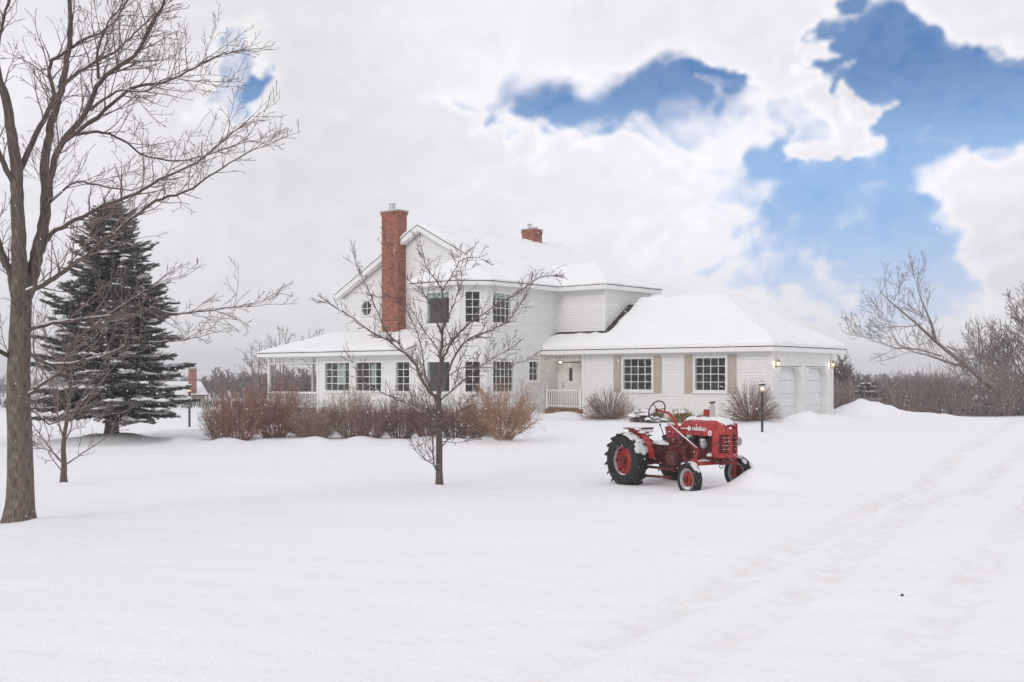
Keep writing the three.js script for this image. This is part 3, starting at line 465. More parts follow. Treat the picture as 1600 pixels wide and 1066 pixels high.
// wing roof, entry and garage roof, sunroom and veranda roof
roof('wing_roof', rect(-11.9, -6.9, -1.15, 3.12), (a, b) => EAVE + 0.004 + PITCH * Math.min(b + 1.15, 3.12 - b, -6.9 - a), 0.12, { step: 0.09 });
const hGarage = (a, b) => LOW + Math.min(0.66 * (b + 2.0), 0.66 * (4.4 - b), 0.545 * (1.1 - a));
const nearWing = (a, b) => { const f = a < -7.31 ? -0.73 - b : Math.hypot(Math.max(0, a + 7.31) * 1.0, Math.max(0, -0.73 - b)); return f; };
roof('garage_roof', rect(-9.8, 1.1, -2.0, 4.4), hGarage, 0.19, { lip: 0.6, bare: (a, b) => { const gap = a < -7.31 ? 0.2 + 0.12 * smooth(-9.0, -9.7, a) : 0.34; return smooth(gap - 0.04, gap + 0.28 + 0.06 * noise(a * 3, b * 3, 2), nearWing(a, b) + 0.05 * noise(a * 4, b * 4)); } });
const hPorch = (a, b) => 2.71 + 0.35 * Math.min(b + 6.7, a + 23.1);
const slip = (a, b) => { const u = a + 18.9, line = -5.1 + 0.5 * smooth(0.2, 1.2, u) * Math.min(u, 2); return 1 - smooth(0.11, 0.05, Math.abs(b - line)) * smooth(-0.1, 0.1, u) * smooth(2.0, 1.7, u) * 0.95; };
roof('veranda_roof', rect(-23.1, -13.2, -6.7, -3.87), hPorch, 0.1, { bare: slip });
roof('veranda_roof', rect(-23.1, -20.03, -3.869, 3.5), (a, b) => hPorch(a, b) - 0.001, 0.1);
// fascia boards and soffits
{
  const F = new Geo(), S = new Geo();
  const eave = (a0, b0, a1, b1, y) => { const n = V(b1 - b0, 0, a1 - a0).normalize(); F.bar(V(a0, y - 0.11, -b0), V(a1, y - 0.11, -b1), 0.03, 0.17); };
  eave(-9.42, -4.27, -9.42, -1.17, EAVE); eave(-9.42, -1.17, -6.92, -1.17, EAVE); eave(-6.92, -1.17, -6.92, 3.1, EAVE);
  const O = [[-14.05, -3.9], [-14.05, -5.63], [-13.08, -6.6], [-10.4, -6.6], [-9.43, -5.63], [-9.43, -4.26]]; for (let k = 0; k < 5; k++) eave(...O[k], ...O[k + 1], EAVE);
  eave(-20.42, -4.2, -20.42, 6.4, EAVE); eave(-9.8, -1.98, 1.08, -1.98, LOW); eave(1.08, -1.98, 1.08, 4.38, LOW); eave(-23.08, -6.68, -13.2, -6.68, 2.71); eave(-23.08, -6.68, -23.08, 3.4, 2.71);
  part('fascia', F.build(), MAT.trim, house);
  const flat = (P, y) => S.prism(P.map(([a, b]) => V(a, y, -b)), V(0, 0.02, 0));
  flat([[-14.03, -3.9], [-14.03, -5.62], [-13.07, -6.58], [-10.41, -6.58], [-9.45, -5.62], [-9.45, -3.9]], EAVE - 0.19); flat(rect(-9.9, -9.45, -3.9, -1.19), EAVE - 0.192); flat(rect(-9.9, -6.95, -1.15, 3.06), EAVE - 0.194); flat(rect(-20.4, -19.9, -3.9, 6.3), EAVE - 0.19);
  flat(rect(-9.78, 1.06, -1.96, 4.3), LOW - 0.19); flat(rect(-23.05, -13.3, -6.65, -3.9), 2.53); flat(rect(-23.05, -19.9, -3.9, 3.3), 2.531);
  S.prism([[2.55, -6.66], [2.69, -6.66], [3.12, -5.45], [2.55, -5.45]].map(([y, b]) => V(-13.2, y, -b)), V(0.03, 0, 0));
  part('soffit', S.build(), MAT.trim, house);
  // rake boards up the gable, with the short return by the chimney
  const K = new Geo(), rake = (aa, ab, off) => { const p = V(aa, hMain(aa) - 0.03 - off, 4.24), q = V(ab, hMain(ab) - 0.03 - off, 4.24); K.prism([p, q, q.clone().add(V(0, -0.24, 0)), p.clone().add(V(0, -0.24, 0))], V(0, 0, -0.035)); K.prism([p.clone().add(V(0, -0.2, -0.036)), q.clone().add(V(0, -0.2, -0.036)), q.clone().add(V(0, -0.22, -0.036)), p.clone().add(V(0, -0.22, -0.036))], V(0, 0, -0.36)); };
  rake(-20.44, -17.0, 0); rake(-15.98, RIDGE, 0); rake(RIDGE, -9.45, 0);
  K.box(-15.985, -15.94, hMain(-15.96) - 0.27, hMain(-15.96) - 0.01, 3.86, 4.24);
  part('rake_board', K.build(), MAT.trim, house);
}
// ---- brick chimneys: a mortar core with courses of single bricks
function chimney(name, a0, a1, z0, z1, y0, y1, seed) {
  const c = sub(name, house), r = rngOf(seed), B = new Geo(), bl = 0.2, bh = 0.062, j = 0.01;
  part('mortar_core', boxGeo(a0 + 0.012, a1 - 0.012, y0, y1 - 0.005, z0 + 0.012, z1 - 0.012), MAT.mortar, c);
  let row = 0;
  for (let y = y0; y < y1 - 0.03; y += bh + j, row++) {
    const grow = y > y1 - 0.17 && y < y1 - 0.09 ? 0.025 : y > y1 - 0.09 ? 0.045 : 0, A0 = a0 - grow, A1 = a1 + grow, Z0 = z0 - grow, Z1 = z1 + grow;
    for (const face of [0, 1, 2, 3]) {
      const len = face % 2 ? Z1 - Z0 : A1 - A0; let x = row % 2 ? -bl / 2 : 0;
      for (; x < len - 0.02; x += bl + j) {
        const p = Math.max(0, x), q = Math.min(len, x + bl); if (q - p < 0.03) continue;
        const k = r(), dark = k < 0.12 ? 0.55 : 0.8 + 0.45 * r(), warm = r(); B.col = [0.33 * dark, (0.1 + 0.035 * warm) * dark, (0.065 + 0.02 * warm) * dark];
        const w = 0.018, pr = 0.003 * r();
        if (face === 0) B.box(A0 + p, A0 + q, y, y + bh, Z1 - w, Z1 + pr); else if (face === 1) B.box(A1 - w, A1 + pr, y, y + bh, Z0 + p, Z0 + q - (q >= len ? 0.019 : 0)); else if (face === 2) B.box(A0 + p, A0 + q, y, y + bh, Z0 - pr, Z0 + w); else B.box(A0 - pr, A0 + w, y, y + bh, Z0 + p + 0.019, Z0 + q - (q >= len ? 0.019 : 0));
      }
    }
  }
  part('brickwork', B.build(), MAT.brick, c).userData.kind = 'stuff';
  return c;
}
{
  const c = chimney('chimney', -17.02, -15.99, 3.82, 4.4, 3.3, 9.0, 5);
  part('cap', new RoundedBoxGeometry(1.16, 0.07, 0.72, 2, 0.015).translate(-16.505, 9.03, 4.11), MAT.mortar, c);
  const S = new Geo(); lump(S, -16.505, 9.06, 4.11, 0.55, 0.06, 0.34, 3); part('cap_snow', S.build(), MAT.snow, c);
  const f = new Geo(); f.add(new THREE.CylinderGeometry(0.14, 0.14, 0.34, 18, 1, true), TRS(-16.62, 9.22, 4.11)); for (const y of [0.05, 0.17, 0.29]) f.add(new THREE.TorusGeometry(0.142, 0.011, 6, 18), TRS(-16.62, 9.05 + y, 4.11, Math.PI / 2)); f.add(new THREE.CylinderGeometry(0.155, 0.155, 0.02, 18), TRS(-16.62, 9.4, 4.11)); part('flue', f.build(), MAT.steel, c);
  const d = chimney('rear_chimney', RIDGE - 0.36, RIDGE + 0.36, -4.15, -3.45, 7.9, 8.86, 9);
  part('cap', boxGeo(RIDGE - 0.4, RIDGE + 0.4, 8.86, 8.91, -4.19, -3.41), MAT.mortar, d);
  const g = new Geo(); g.add(new THREE.CylinderGeometry(0.09, 0.1, 0.28, 12), TRS(RIDGE - 0.15, 9.02, -3.8)); g.add(new THREE.CylinderGeometry(0.13, 0.13, 0.03, 12), TRS(RIDGE - 0.15, 9.17, -3.8)); g.add(new THREE.CylinderGeometry(0.15, 0.15, 0.1, 12), TRS(RIDGE + 0.18, 8.96, -3.8)); part('flue', g.build(), MAT.steel, d);
}
// ---- entry porch
{
  const e = sub('entry_porch', house);
  const sk = 13, dw = 2.02 / sk; for (let k = 0; k < sk; k++) part('skirt_board', boxGeo(-9.8 + k * dw + 0.004, -9.8 + (k + 1) * dw - 0.004, -0.5, 0.24, 1.6, 1.625 + 0.004 * (k % 3)), MAT.wood, e);
  part('floor', boxGeo(-9.82, -7.86, 0.2, 0.25, 0.73, 1.6), MAT.porchWood, e);
  const rail = new Geo(); rail.box(-9.7, -7.95, 1.0, 1.05, 1.55, 1.61).box(-9.7, -7.95, 0.34, 0.385, 1.555, 1.605); part('railing', rail.build(), MAT.trim, e);
  const bal = boxGeo(-0.016, 0.016, 0.385, 1.0, -0.016, 0.016); for (let k = 0; k < 14; k++) part('baluster', bal, MAT.trim, e).position.set(-9.6 + k * 0.122, 0, 1.58);
  for (const a of [-9.72, -7.93]) { const P = new Geo(); P.box(a - 0.045, a + 0.045, 0.24, 1.1, 1.535, 1.625); P.add(new THREE.SphereGeometry(0.05, 12, 8), TRS(a, 1.16, 1.58)); part('newel_post', P.build(), MAT.trim, e); }
  const T = new Geo(); T.box(-9.82, -7.86, 2.5, 2.53, 1.56, 1.6).box(-9.82, -7.86, 2.3, 2.33, 1.56, 1.6); for (let k = 0; k <= 9; k++) { const a = -9.8 + k * 0.2145; T.box(a - 0.012, a + 0.012, 2.33, 2.5, 1.565, 1.595); } part('fretwork', T.build(), MAT.trim, e);
}
{
  const d = sub('front_door', house); const x0 = -9.53, x1 = -8.65;
  part('leaf', new Geo().box(x0, -9.19, 0.25, 2.15, 0.7, 0.742).box(-9.0, x1, 0.25, 2.15, 0.7, 0.742).box(-9.19, -9.0, 0.25, 1.42, 0.7, 0.742).box(-9.19, -9.0, 1.98, 2.15, 0.7, 0.742).build(), MAT.trim, d);
  const P = new Geo(); for (const [u, v, y, w] of [[-9.46, -9.22, 0.4, 0.9], [-8.96, -8.72, 0.4, 0.9], [-9.46, -9.26, 1.45, 2.05], [-8.92, -8.72, 1.45, 2.05]]) P.box(u, v, y, w, 0.74, 0.756); part('raised_panel', P.build(), MAT.trim, d);
  const dg = part('door_glass', new THREE.PlaneGeometry(0.19, 0.56), MAT.glass, d); dg.position.set(-9.095, 1.7, 0.72);
  const H = new Geo(); H.add(new THREE.SphereGeometry(0.035, 10, 8), TRS(-9.46, 1.2, 0.79)); H.add(new THREE.SphereGeometry(0.028, 10, 8), TRS(-9.46, 1.34, 0.775)); part('handle', H.build(), MAT.brass, d);
  part('door_frame', new Geo().box(x0 - 0.06, x0, 0.25, 2.2, 0.64, 0.775).box(x1, x1 + 0.06, 0.25, 2.2, 0.64, 0.775).box(x0, x1, 2.15, 2.2, 0.64, 0.775).build(), MAT.trim, d);
  const b = new Geo(); b.tube([V(-8.02, 1.12, 1.4), V(-8.0, 1.3, 1.38), V(-7.9, 1.5, 1.35)], [0.07, 0.05, 0.015], 8); b.tube([V(-8.02, 1.15, 1.4), V(-8.16, 1.1, 1.42)], [0.04, 0.012], 6);
}
// ---- garage doors in their deep openings
DOORS.forEach(([p, q]) => {
  const g = sub('garage_door', house, 0.79, 0, 1.56, SIDE), n = 4, h = 1.96 / n;
  for (let k = 0; k < n; k++) { const G = new Geo(); G.box(p + 0.02, q - 0.02, k * h - 0.02 + 0.006, (k + 1) * h - 0.022, -0.26, -0.225); part('door_panel', G.build(), MAT.garageDoor, g); }
  const J = new Geo().box(p, p + 0.03, -0.1, 1.98, -0.3, 0.03).box(q - 0.03, q, -0.1, 1.98, -0.3, 0.03).box(p + 0.03, q - 0.03, 1.95, 1.98, -0.3, 0.03); part('jamb', J.build(), MAT.trim, g);
  const C = new Geo(); C.prism([V(p + 0.03, 1.95, -0.2), V(p + 0.33, 1.95, -0.2), V(p + 0.03, 1.6, -0.2)], V(0, 0, 0.228)); C.prism([V(q - 0.03, 1.95, -0.2), V(q - 0.33, 1.95, -0.2), V(q - 0.03, 1.6, -0.2)], V(0, 0, 0.228)); part('corner_brace', C.build(), MAT.siding, g);
  part('bottom_seal', boxGeo(p + 0.02, q - 0.02, -0.045, -0.016, -0.255, -0.23), MAT.black, g);
});
// ---- veranda: posts, railing and fretwork, open at the corner
{
  const v = sub('veranda', house), post = (a, z) => { const P = new Geo(); P.box(a - 0.06, a + 0.06, 0.1, 2.53, z - 0.06, z + 0.06).box(a - 0.08, a + 0.08, 0.1, 0.28, z - 0.08, z + 0.08).box(a - 0.08, a + 0.08, 2.36, 2.5, z - 0.08, z + 0.08); part('post', P.build(), MAT.trim, v); };
  post(-22.72, 6.25); post(-22.72, 3.6); post(-22.72, 1.0); post(-22.72, -1.6);
  part('floor', new Geo().box(-22.9, -19.3, 0.0, 0.12, 3.86, 6.42).box(-22.9, -20.05, 0.0, 0.119, -3, 3.859).build(), MAT.porchWood, v);
  part('skirt', boxGeo(-22.9, -19.3, -0.5, 0.0, 6.36, 6.4), MAT.trim, v);
  const R = new Geo(); R.box(-22.66, -19.32, 0.83, 0.88, 6.22, 6.28).box(-22.66, -19.32, 0.2, 0.245, 6.225, 6.275).box(-22.75, -22.69, 0.83, 0.88, -1.6, 6.19).box(-22.745, -22.695, 0.2, 0.245, -1.6, 6.19); part('railing', R.build(), MAT.trim, v);
  const bal = boxGeo(-0.016, 0.016, 0.245, 0.83, -0.016, 0.016); for (let k = 0; k < 26; k++) part('baluster', bal, MAT.trim, v).position.set(-22.55 + k * 0.125, 0, 6.25);
  for (let k = 0; k < 60; k++) part('baluster', bal, MAT.trim, v).position.set(-22.72, 0, 6.05 - k * 0.125);
  const T = new Geo(); T.box(-22.66, -19.32, 2.48, 2.53, 6.22, 6.28).box(-22.66, -19.32, 2.2, 2.235, 6.23, 6.27).box(-22.74, -22.7, 2.2, 2.235, -1.5, 6.2); for (let k = 0; k <= 22; k++) T.box(-22.62 + k * 0.15 - 0.01, -22.62 + k * 0.15 + 0.01, 2.235, 2.48, 6.24, 6.26); for (let k = 0; k < 40; k++) T.box(-22.73, -22.71, 2.235, 2.48, 6.1 - k * 0.19, 6.12 - k * 0.19); part('fretwork', T.build(), MAT.trim, v);
  const S = new Geo(); for (let k = 0; k < 9; k++) lump(S, -22.4 + k * 0.37, 0.875, 6.25, 0.22, 0.05, 0.045, k); part('railing_snow', S.build(), MAT.snow, v);
}
// a low brick plinth shows under the sunroom
part('foundation', new Geo().box(-19.2, -12.98, -0.5, 0.02, 3.9, 6.16).box(-13.5, -9.9, -0.5, 0.02, 0.8, 5.4).box(-7.7, 0.7, -0.5, 0.01, -3.5, 1.5).build(), MAT.mortar, house);
// lamps on the house
function glow(parent, x, y, z, r, power) { const b = part('bulb', new THREE.SphereGeometry(r, 14, 10), MAT.bulb, parent); b.position.set(x, y, z); const L = new THREE.PointLight(new THREE.Color(1, 0.85, 0.6), power, 12, 2); L.position.set(x, y, z + r * 0.0); L.name = 'lamp_light'; L.castShadow = true; L.shadow.radius = r / 0.02; parent.add(L); }
for (const [b, which] of [[0.27, 'front corner'], [5.06, 'rear corner']]) {
  const w = new THREE.Vector3(0.79, 0, 1.56 - b), l = new THREE.Group(); l.name = numbered('wall_lantern'); scene.add(l);
  house.updateMatrixWorld(true); const p = house.localToWorld(V(0.79 + 0.14, 2.08, 1.56 - b)); l.position.copy(p); l.rotation.y = 50 * D2R;
  l.userData = { label: 'lit black wall lantern at the ' + which + ' of the garage door wall', category: 'lantern', group: 'wall lanterns by the garage doors' };
  const B = new Geo(); B.box(-0.04, 0.04, -0.14, 0.1, -0.14, -0.1); B.tube([V(0, -0.1, -0.11), V(0, -0.17, -0.05), V(0, -0.13, 0)], [0.012, 0.012, 0.012], 6); part('bracket', B.build(), MAT.black, l);
  const C = new Geo(); C.add(new THREE.CylinderGeometry(0.02, 0.1, 0.08, 6), TRS(0, 0.12, 0)); C.add(new THREE.CylinderGeometry(0.05, 0.03, 0.05, 6), TRS(0, -0.11, 0)); C.add(new THREE.SphereGeometry(0.018, 8, 6), TRS(0, 0.175, 0)); for (let k = 0; k < 6; k++) { const c = k * Math.PI / 3; C.tube([V(Math.cos(c) * 0.05, -0.09, Math.sin(c) * 0.05), V(Math.cos(c) * 0.085, 0.085, Math.sin(c) * 0.085)], [0.006, 0.006], 4); } part('cage', C.build(), MAT.brass, l);
  glow(l, 0, 0, 0, 0.05, 0.22); shade(l);
}
{
  const l = new THREE.Group(); l.name = 'porch_light'; scene.add(l); l.position.copy(house.localToWorld(V(-9.3, 2.26, 1.2))); l.userData = { label: 'small lit lamp hanging under the entry porch ceiling', category: 'lamp' };
  part('cord', boxGeo(-0.008, 0.008, 0.05, 0.27, -0.008, 0.008), MAT.black, l); part('holder', new THREE.CylinderGeometry(0.03, 0.11, 0.06, 12).translate(0, 0.04, 0), MAT.brass, l); glow(l, 0, -0.02, 0, 0.06, 0.16); shade(l);
}
// ---------------------------------------------------------------- the tractor: x forward, z to its right (towards us), origin under the rear axle
const worn = gridTexture(256, (u, v) => { const a = 0.9 + 0.12 * tiled(u, v, 5, 20) + 0.1 * tiled(u, v, 21, 21), s = smooth(0.28, 0.42, tiled(u, v, 11, 22) + 0.35 * tiled(u, v, 47, 23)); return [a * lerp(1, 0.55, s), a * lerp(1, 0.9, s), a * lerp(1, 0.8, s)]; }, true);
const RED = new THREE.MeshPhysicalMaterial({ color: rgb(0.47, 0.02, 0.018), roughness: 0.5, clearcoat: 0.12, clearcoatRoughness: 0.4, map: worn });
const REDD = std(rgb(0.24, 0.024, 0.022), 0.75, { map: grain });
const RUB = std(rgb(0.048, 0.048, 0.05), 0.85, { map: rubberMap });
const GREY = std(rgb(0.42, 0.42, 0.41), 0.55, { map: grime });
const WHT = std(rgb(0.8, 0.8, 0.8), 0.5);
{
  const T = thing('tractor', 'old red farm tractor parked in the snow with snow on its bonnet and seat', 'tractor', 2.795, -0.5, -22.25, -57 * D2R);
  const arc = (r, a0, a1, n, z, cx = 0, cy = 0) => Array.from({ length: n + 1 }, (_, k) => { const a = lerp(a0, a1, k / n); return V(cx + Math.cos(a) * r, cy + Math.sin(a) * r, z); });
  const cyl = (r0, r1, h, x, y, z, rx = 0, rz = 0, n = 20) => [new THREE.CylinderGeometry(r0, r1, h, n), TRS(x, y, z, rx, 0, rz)];
  function wheel(name, x, y, z, R, w, rim, big, flip, turn) {
    const W = sub(name, T, x, y, z, turn), s = flip ? -1 : 1;
    // tyre: a rounded profile turned about the axle
    const prof = []; const side = w / 2; for (const [r, q] of [[rim, -0.8], [rim + 0.02, -0.96], [(rim + R) / 2, -1.06], [R - 0.05, -1.0], [R - 0.015, -0.8], [R, -0.4], [R + 0.004, 0], [R, 0.4], [R - 0.015, 0.8], [R - 0.05, 1.0], [(rim + R) / 2, 1.06], [rim + 0.02, 0.96], [rim, 0.8]]) prof.push(new THREE.Vector2(r - (big ? 0.03 : 0), q * side));
    const g = new Geo(); g.add(new THREE.LatheGeometry(prof, 48), new THREE.Matrix4().makeRotationX(Math.PI / 2));
    if (big) for (let k = 0; k < 17; k++) for (const q of [-1, 1]) { // chevron lugs
      const a = (k + (q > 0 ? 0.5 : 0)) / 17 * Math.PI * 2, A = (da, r, zz) => V(Math.cos(a + da) * r, Math.sin(a + da) * r, zz * q), ri = R - 0.045, ro = R + 0.012, t = 0.036;
      const P = [[0.0, 0.0], [0.22, side * 1.04]], o = [];
      const quad = [A(-t, ri, -0.01), A(t, ri, -0.01), A(0.2 + t, ri - 0.01, side * 1.05), A(0.2 - t, ri - 0.01, side * 1.05)], top = [A(-t * 0.7, ro, -0.005), A(t * 0.7, ro, -0.005), A(0.2 + t * 0.7, ro - 0.012, side * 1.03), A(0.2 - t * 0.7, ro - 0.012, side * 1.03)];
      const fs = [[top[0], top[1], top[2], top[3]], [quad[0], quad[1], top[1], top[0]], [quad[1], quad[2], top[2], top[1]], [quad[2], quad[3], top[3], top[2]], [quad[3], quad[0], top[0], top[3]]]; for (const f of fs) g.poly(q > 0 ? f : [...f].reverse());
    } else for (const zz of [-0.45, 0, 0.45]) g.add(new THREE.TorusGeometry(R - 0.002, 0.012, 6, 48), TRS(0, 0, zz * side * 1.2));
    part('tyre', g.build(), RUB, W);
    const m = new Geo(), rp = [[rim - 0.035, -0.3], [rim - 0.02, -0.75], [rim + 0.012, -0.9], [rim + 0.016, -0.97], [rim, -0.9], [rim, 0.9], [rim + 0.016, 0.97], [rim + 0.012, 0.9], [rim - 0.02, 0.75], [rim - 0.035, 0.3]].map(([r, q]) => new THREE.Vector2(r, q * side)); m.add(new THREE.LatheGeometry(rp, 40), new THREE.Matrix4().makeRotationX(Math.PI / 2)); part('rim', m.build(), GREY, W);
    const dsc = new Geo(), dz = s * side * (big ? 0.1 : 0.3), dp = [[0.02, 0.05], [0.1, 0.05], [rim * 0.4, 0.045], [rim * 0.46, 0.0], [rim * 0.8, -0.02], [rim - 0.03, 0.015], [rim - 0.03, 0]].map(([r, q]) => new THREE.Vector2(r, q)); dsc.add(new THREE.LatheGeometry(dp, 32), TRS(0, 0, dz, s * Math.PI / 2)); part('disc', dsc.build(), RED, W);
    const hub = new Geo(); hub.add(...cyl(big ? 0.075 : 0.045, big ? 0.085 : 0.055, 0.1, 0, 0, dz + s * 0.05, Math.PI / 2)); for (let k = 0; k < (big ? 8 : 5); k++) { const a = k / (big ? 8 : 5) * Math.PI * 2, r = rim * 0.34; hub.add(...cyl(0.014, 0.014, 0.03, Math.cos(a) * r, Math.sin(a) * r, dz + s * 0.055, Math.PI / 2, 0, 6)); if (big) hub.add(...cyl(0.02, 0.02, 0.05, Math.cos(a) * rim * 0.86, Math.sin(a) * rim * 0.86, dz + s * 0.02, Math.PI / 2, 0, 6)); } part('hub', hub.build(), REDD, W);
    const sn = new Geo(), r2 = rngOf(name.length + Math.round(z * 100) + 7);     // snow lying on the tread and caught in the rim
    for (let k = 0; k < (big ? 34 : 10); k++) { const a = Math.PI * (0.08 + 0.55 * r2()), q = (r2() - 0.5) * w * 0.9, rr = R - (big ? 0.012 : 0.004); const b = new Geo(); lump(b, 0, 0, 0, (big ? 0.05 : 0.05) * (0.6 + r2() * 0.8), 0.03, (big ? 0.07 : 0.05) * (0.6 + r2() * 0.8), k + z); sn.add(b.build(), TRS(Math.cos(a) * rr, Math.sin(a) * rr, q, 0, 0, a - Math.PI / 2)); }
    const ringSnow = arc(rim - 0.02, -2.2, -0.95, 8, s * side * 0.55).map((p) => p); sn.tube(ringSnow, ringSnow.map((_, k) => 0.03 * Math.sin((k + 0.5) / 9 * Math.PI)), 6);
    part('snow', sn.build(), MAT.snow, W).userData.kind = 'stuff'; return W;
  }
  wheel('rear_wheel', 0, 0.53, 0.66, 0.54, 0.26, 0.31, true, false, 0); wheel('rear_wheel', 0, 0.53, -0.66, 0.54, 0.26, 0.31, true, true, 0);
  wheel('front_wheel', 1.75, 0.29, 0.6, 0.3, 0.14, 0.185, false, false, -0.06); wheel('front_wheel', 1.75, 0.36, -0.62, 0.3, 0.14, 0.185, false, true, 0.1);
  // axle housings and gear case
  const ax = new Geo(); ax.add(...cyl(0.085, 0.085, 1.1, 0, 0.6, 0, Math.PI / 2)); for (const s of [-1, 1]) { ax.add(...cyl(0.13, 0.15, 0.3, 0.02, 0.62, s * 0.33, Math.PI / 2)); ax.add(...cyl(0.16, 0.16, 0.05, 0.02, 0.62, s * 0.2, Math.PI / 2)); ax.add(new RoundedBoxGeometry(0.34, 0.5, 0.12, 2, 0.04), TRS(0.06, 0.56, s * 0.47)); } part('rear_axle_housing', ax.build(), REDD, T);
  const gb = new Geo(); gb.add(new RoundedBoxGeometry(0.6, 0.42, 0.36, 3, 0.07), TRS(0.12, 0.66, 0)); gb.add(new RoundedBoxGeometry(0.75, 0.32, 0.26, 3, 0.06), TRS(0.72, 0.7, 0)); gb.add(...cyl(0.2, 0.2, 0.08, 0.42, 0.68, 0, 0, Math.PI / 2)); gb.add(...cyl(0.23, 0.21, 0.16, 1.12, 0.72, 0, 0, Math.PI / 2)); for (const [x, y, r] of [[0.42, 0.68, 0.21], [1.04, 0.72, 0.235], [1.2, 0.72, 0.225]]) { gb.add(...cyl(r, r, 0.025, x, y, 0, 0, Math.PI / 2)); for (let k = 0; k < 12; k++) { const a = k / 12 * Math.PI * 2; gb.add(...cyl(0.012, 0.012, 0.05, x, y + Math.cos(a) * (r - 0.018), Math.sin(a) * (r - 0.018), 0, Math.PI / 2, 6)); } }
  gb.add(new RoundedBoxGeometry(0.3, 0.2, 0.04, 2, 0.015), TRS(0.74, 0.7, 0.14)); for (const [u, w] of [[0.62, 0.63], [0.86, 0.63], [0.62, 0.77], [0.86, 0.77]]) gb.add(...cyl(0.012, 0.012, 0.02, u, w, 0.165, Math.PI / 2, 0, 6));
  gb.box(0.5, 1.0, 0.855, 0.9, -0.1, 0.1); gb.add(new RoundedBoxGeometry(0.2, 0.12, 0.16, 2, 0.02), TRS(0.62, 0.9, 0.02)); part('transmission_case', gb.build(), REDD, T);
  const fs = new Geo(); lump(fs, 0.03, 0.75, 0.3, 0.15, 0.09, 0.16, 2); lump(fs, 0.35, 0.86, 0.05, 0.28, 0.06, 0.15, 4); lump(fs, 0.02, 0.73, -0.3, 0.15, 0.08, 0.16, 6); part('case_snow', fs.build(), MAT.snow, T);
  // fenders: curved guards inside the rear wheels
  for (const s of [1, -1]) { const f = new Geo(), n = 18, a0 = 0.12, a1 = 1.85; for (let k = 0; k < n; k++) { const p = arc(0.63, a0, a1, n, 0, 0, 0.53), q = arc(0.4, a0, a1, n, 0, 0, 0.53), z0 = s * 0.47, z1 = s * 0.5; const A = [p[k], p[k + 1], q[k + 1], q[k]].map((v) => V(v.x, v.y, z0)); f.prism(A, V(0, 0, s * 0.012)); const B = [p[k], p[k + 1]].map((v) => V(v.x, v.y, z0)); f.prism([B[0], B[1], V(B[1].x, B[1].y, z0 + s * 0.14), V(B[0].x, B[0].y, z0 + s * 0.14)], V(0, 0.012, 0)); } part('fender', f.build(), RED, T);
    const sn = new Geo(); for (let k = 0; k < 5; k++) { const a = 1.05 + k * 0.2; lump(sn, Math.cos(a) * 0.63, 0.535 + Math.sin(a) * 0.63, s * 0.54, 0.09, 0.035, 0.07, k); } part('fender_snow', sn.build(), MAT.snow, T); }
  // seat on its spring
  const st = new Geo(), sp = [[0.0, -0.005], [0.12, -0.01], [0.19, 0.0], [0.225, 0.045], [0.235, 0.05], [0.23, 0.062], [0.19, 0.02], [0.1, 0.012], [0, 0.014]].map(([r, y]) => new THREE.Vector2(r, y)); st.add(new THREE.LatheGeometry(sp, 28), TRS(-0.22, 1.08, 0.1, 0, 0, 0.08, 1.15, 1, 1)); part('seat', st.build(), REDD, T);
  const sb = new Geo(); sb.tube([V(-0.2, 1.07, 0.1), V(-0.12, 0.98, 0.1), V(0.06, 0.9, 0.08), V(0.12, 0.84, 0.05)], [0.025, 0.025, 0.025, 0.03], 8); sb.box(-0.3, -0.02, 1.035, 1.06, 0.07, 0.13); sb.tube([V(-0.42, 1.05, -0.06), V(-0.42, 1.08, 0.26)], [0.016, 0.016], 6); sb.tube([V(-0.42, 1.06, 0.1), V(-0.2, 1.05, 0.1)], [0.02, 0.02], 6); part('seat_spring', sb.build(), MAT.black, T);
  const ss = new Geo(); lump(ss, -0.22, 1.09, 0.1, 0.27, 0.1, 0.23, 8); part('seat_snow', ss.build(), MAT.snow, T);
  // steering: wheel, column and the long rod to the front
  const swc = V(0.13, 1.5, 0), ax0 = V(-0.94, 0.34, 0).normalize(), q = new THREE.Quaternion().setFromUnitVectors(V(0, 0, 1), ax0), sw = new Geo(); const SM = new THREE.Matrix4().compose(swc, q, V(1, 1, 1)); sw.add(new THREE.TorusGeometry(0.2, 0.0135, 10, 40), SM); sw.add(new THREE.CylinderGeometry(0.035, 0.035, 0.05, 14).rotateX(Math.PI / 2), SM); for (let k = 0; k < 3; k++) { const a = k * Math.PI * 2 / 3 + 0.5, g = new Geo(); g.tube([V(0, 0, 0), V(Math.cos(a) * 0.2, Math.sin(a) * 0.2, 0)], [0.009, 0.009], 6); sw.add(g.build(), SM); } part('steering_wheel', sw.build(), MAT.black, T);
  const sc = new Geo(); sc.tube([swc, V(0.3, 1.485, 0.02), V(0.5, 1.46, 0.03), V(0.68, 1.37, 0.05), V(0.8, 1.22, 0.07), V(0.84, 1.1, 0.08)], [0.022, 0.024, 0.028, 0.03, 0.03, 0.03], 10); sc.add(new RoundedBoxGeometry(0.16, 0.13, 0.12, 2, 0.03), TRS(0.84, 1.16, 0.08)); part('steering_column', sc.build(), RED, T);
  const sr = new Geo(); sr.tube([V(0.8, 1.27, 0.3), V(1.72, 0.82, 0.36)], [0.016, 0.016], 8); sr.tube([V(0.84, 1.2, 0.1), V(0.8, 1.27, 0.3)], [0.02, 0.018], 8); sr.tube([V(1.72, 0.82, 0.36), V(1.74, 0.62, 0.46)], [0.018, 0.018], 8); part('steering_rod', sr.build(), RED, T);
  const rsn = new Geo(); rsn.tube([V(0.82, 1.277, 0.3), V(1.25, 1.066, 0.33), V(1.68, 0.855, 0.357)], [0.012, 0.015, 0.01], 6); part('rod_snow', rsn.build(), MAT.snow, T);
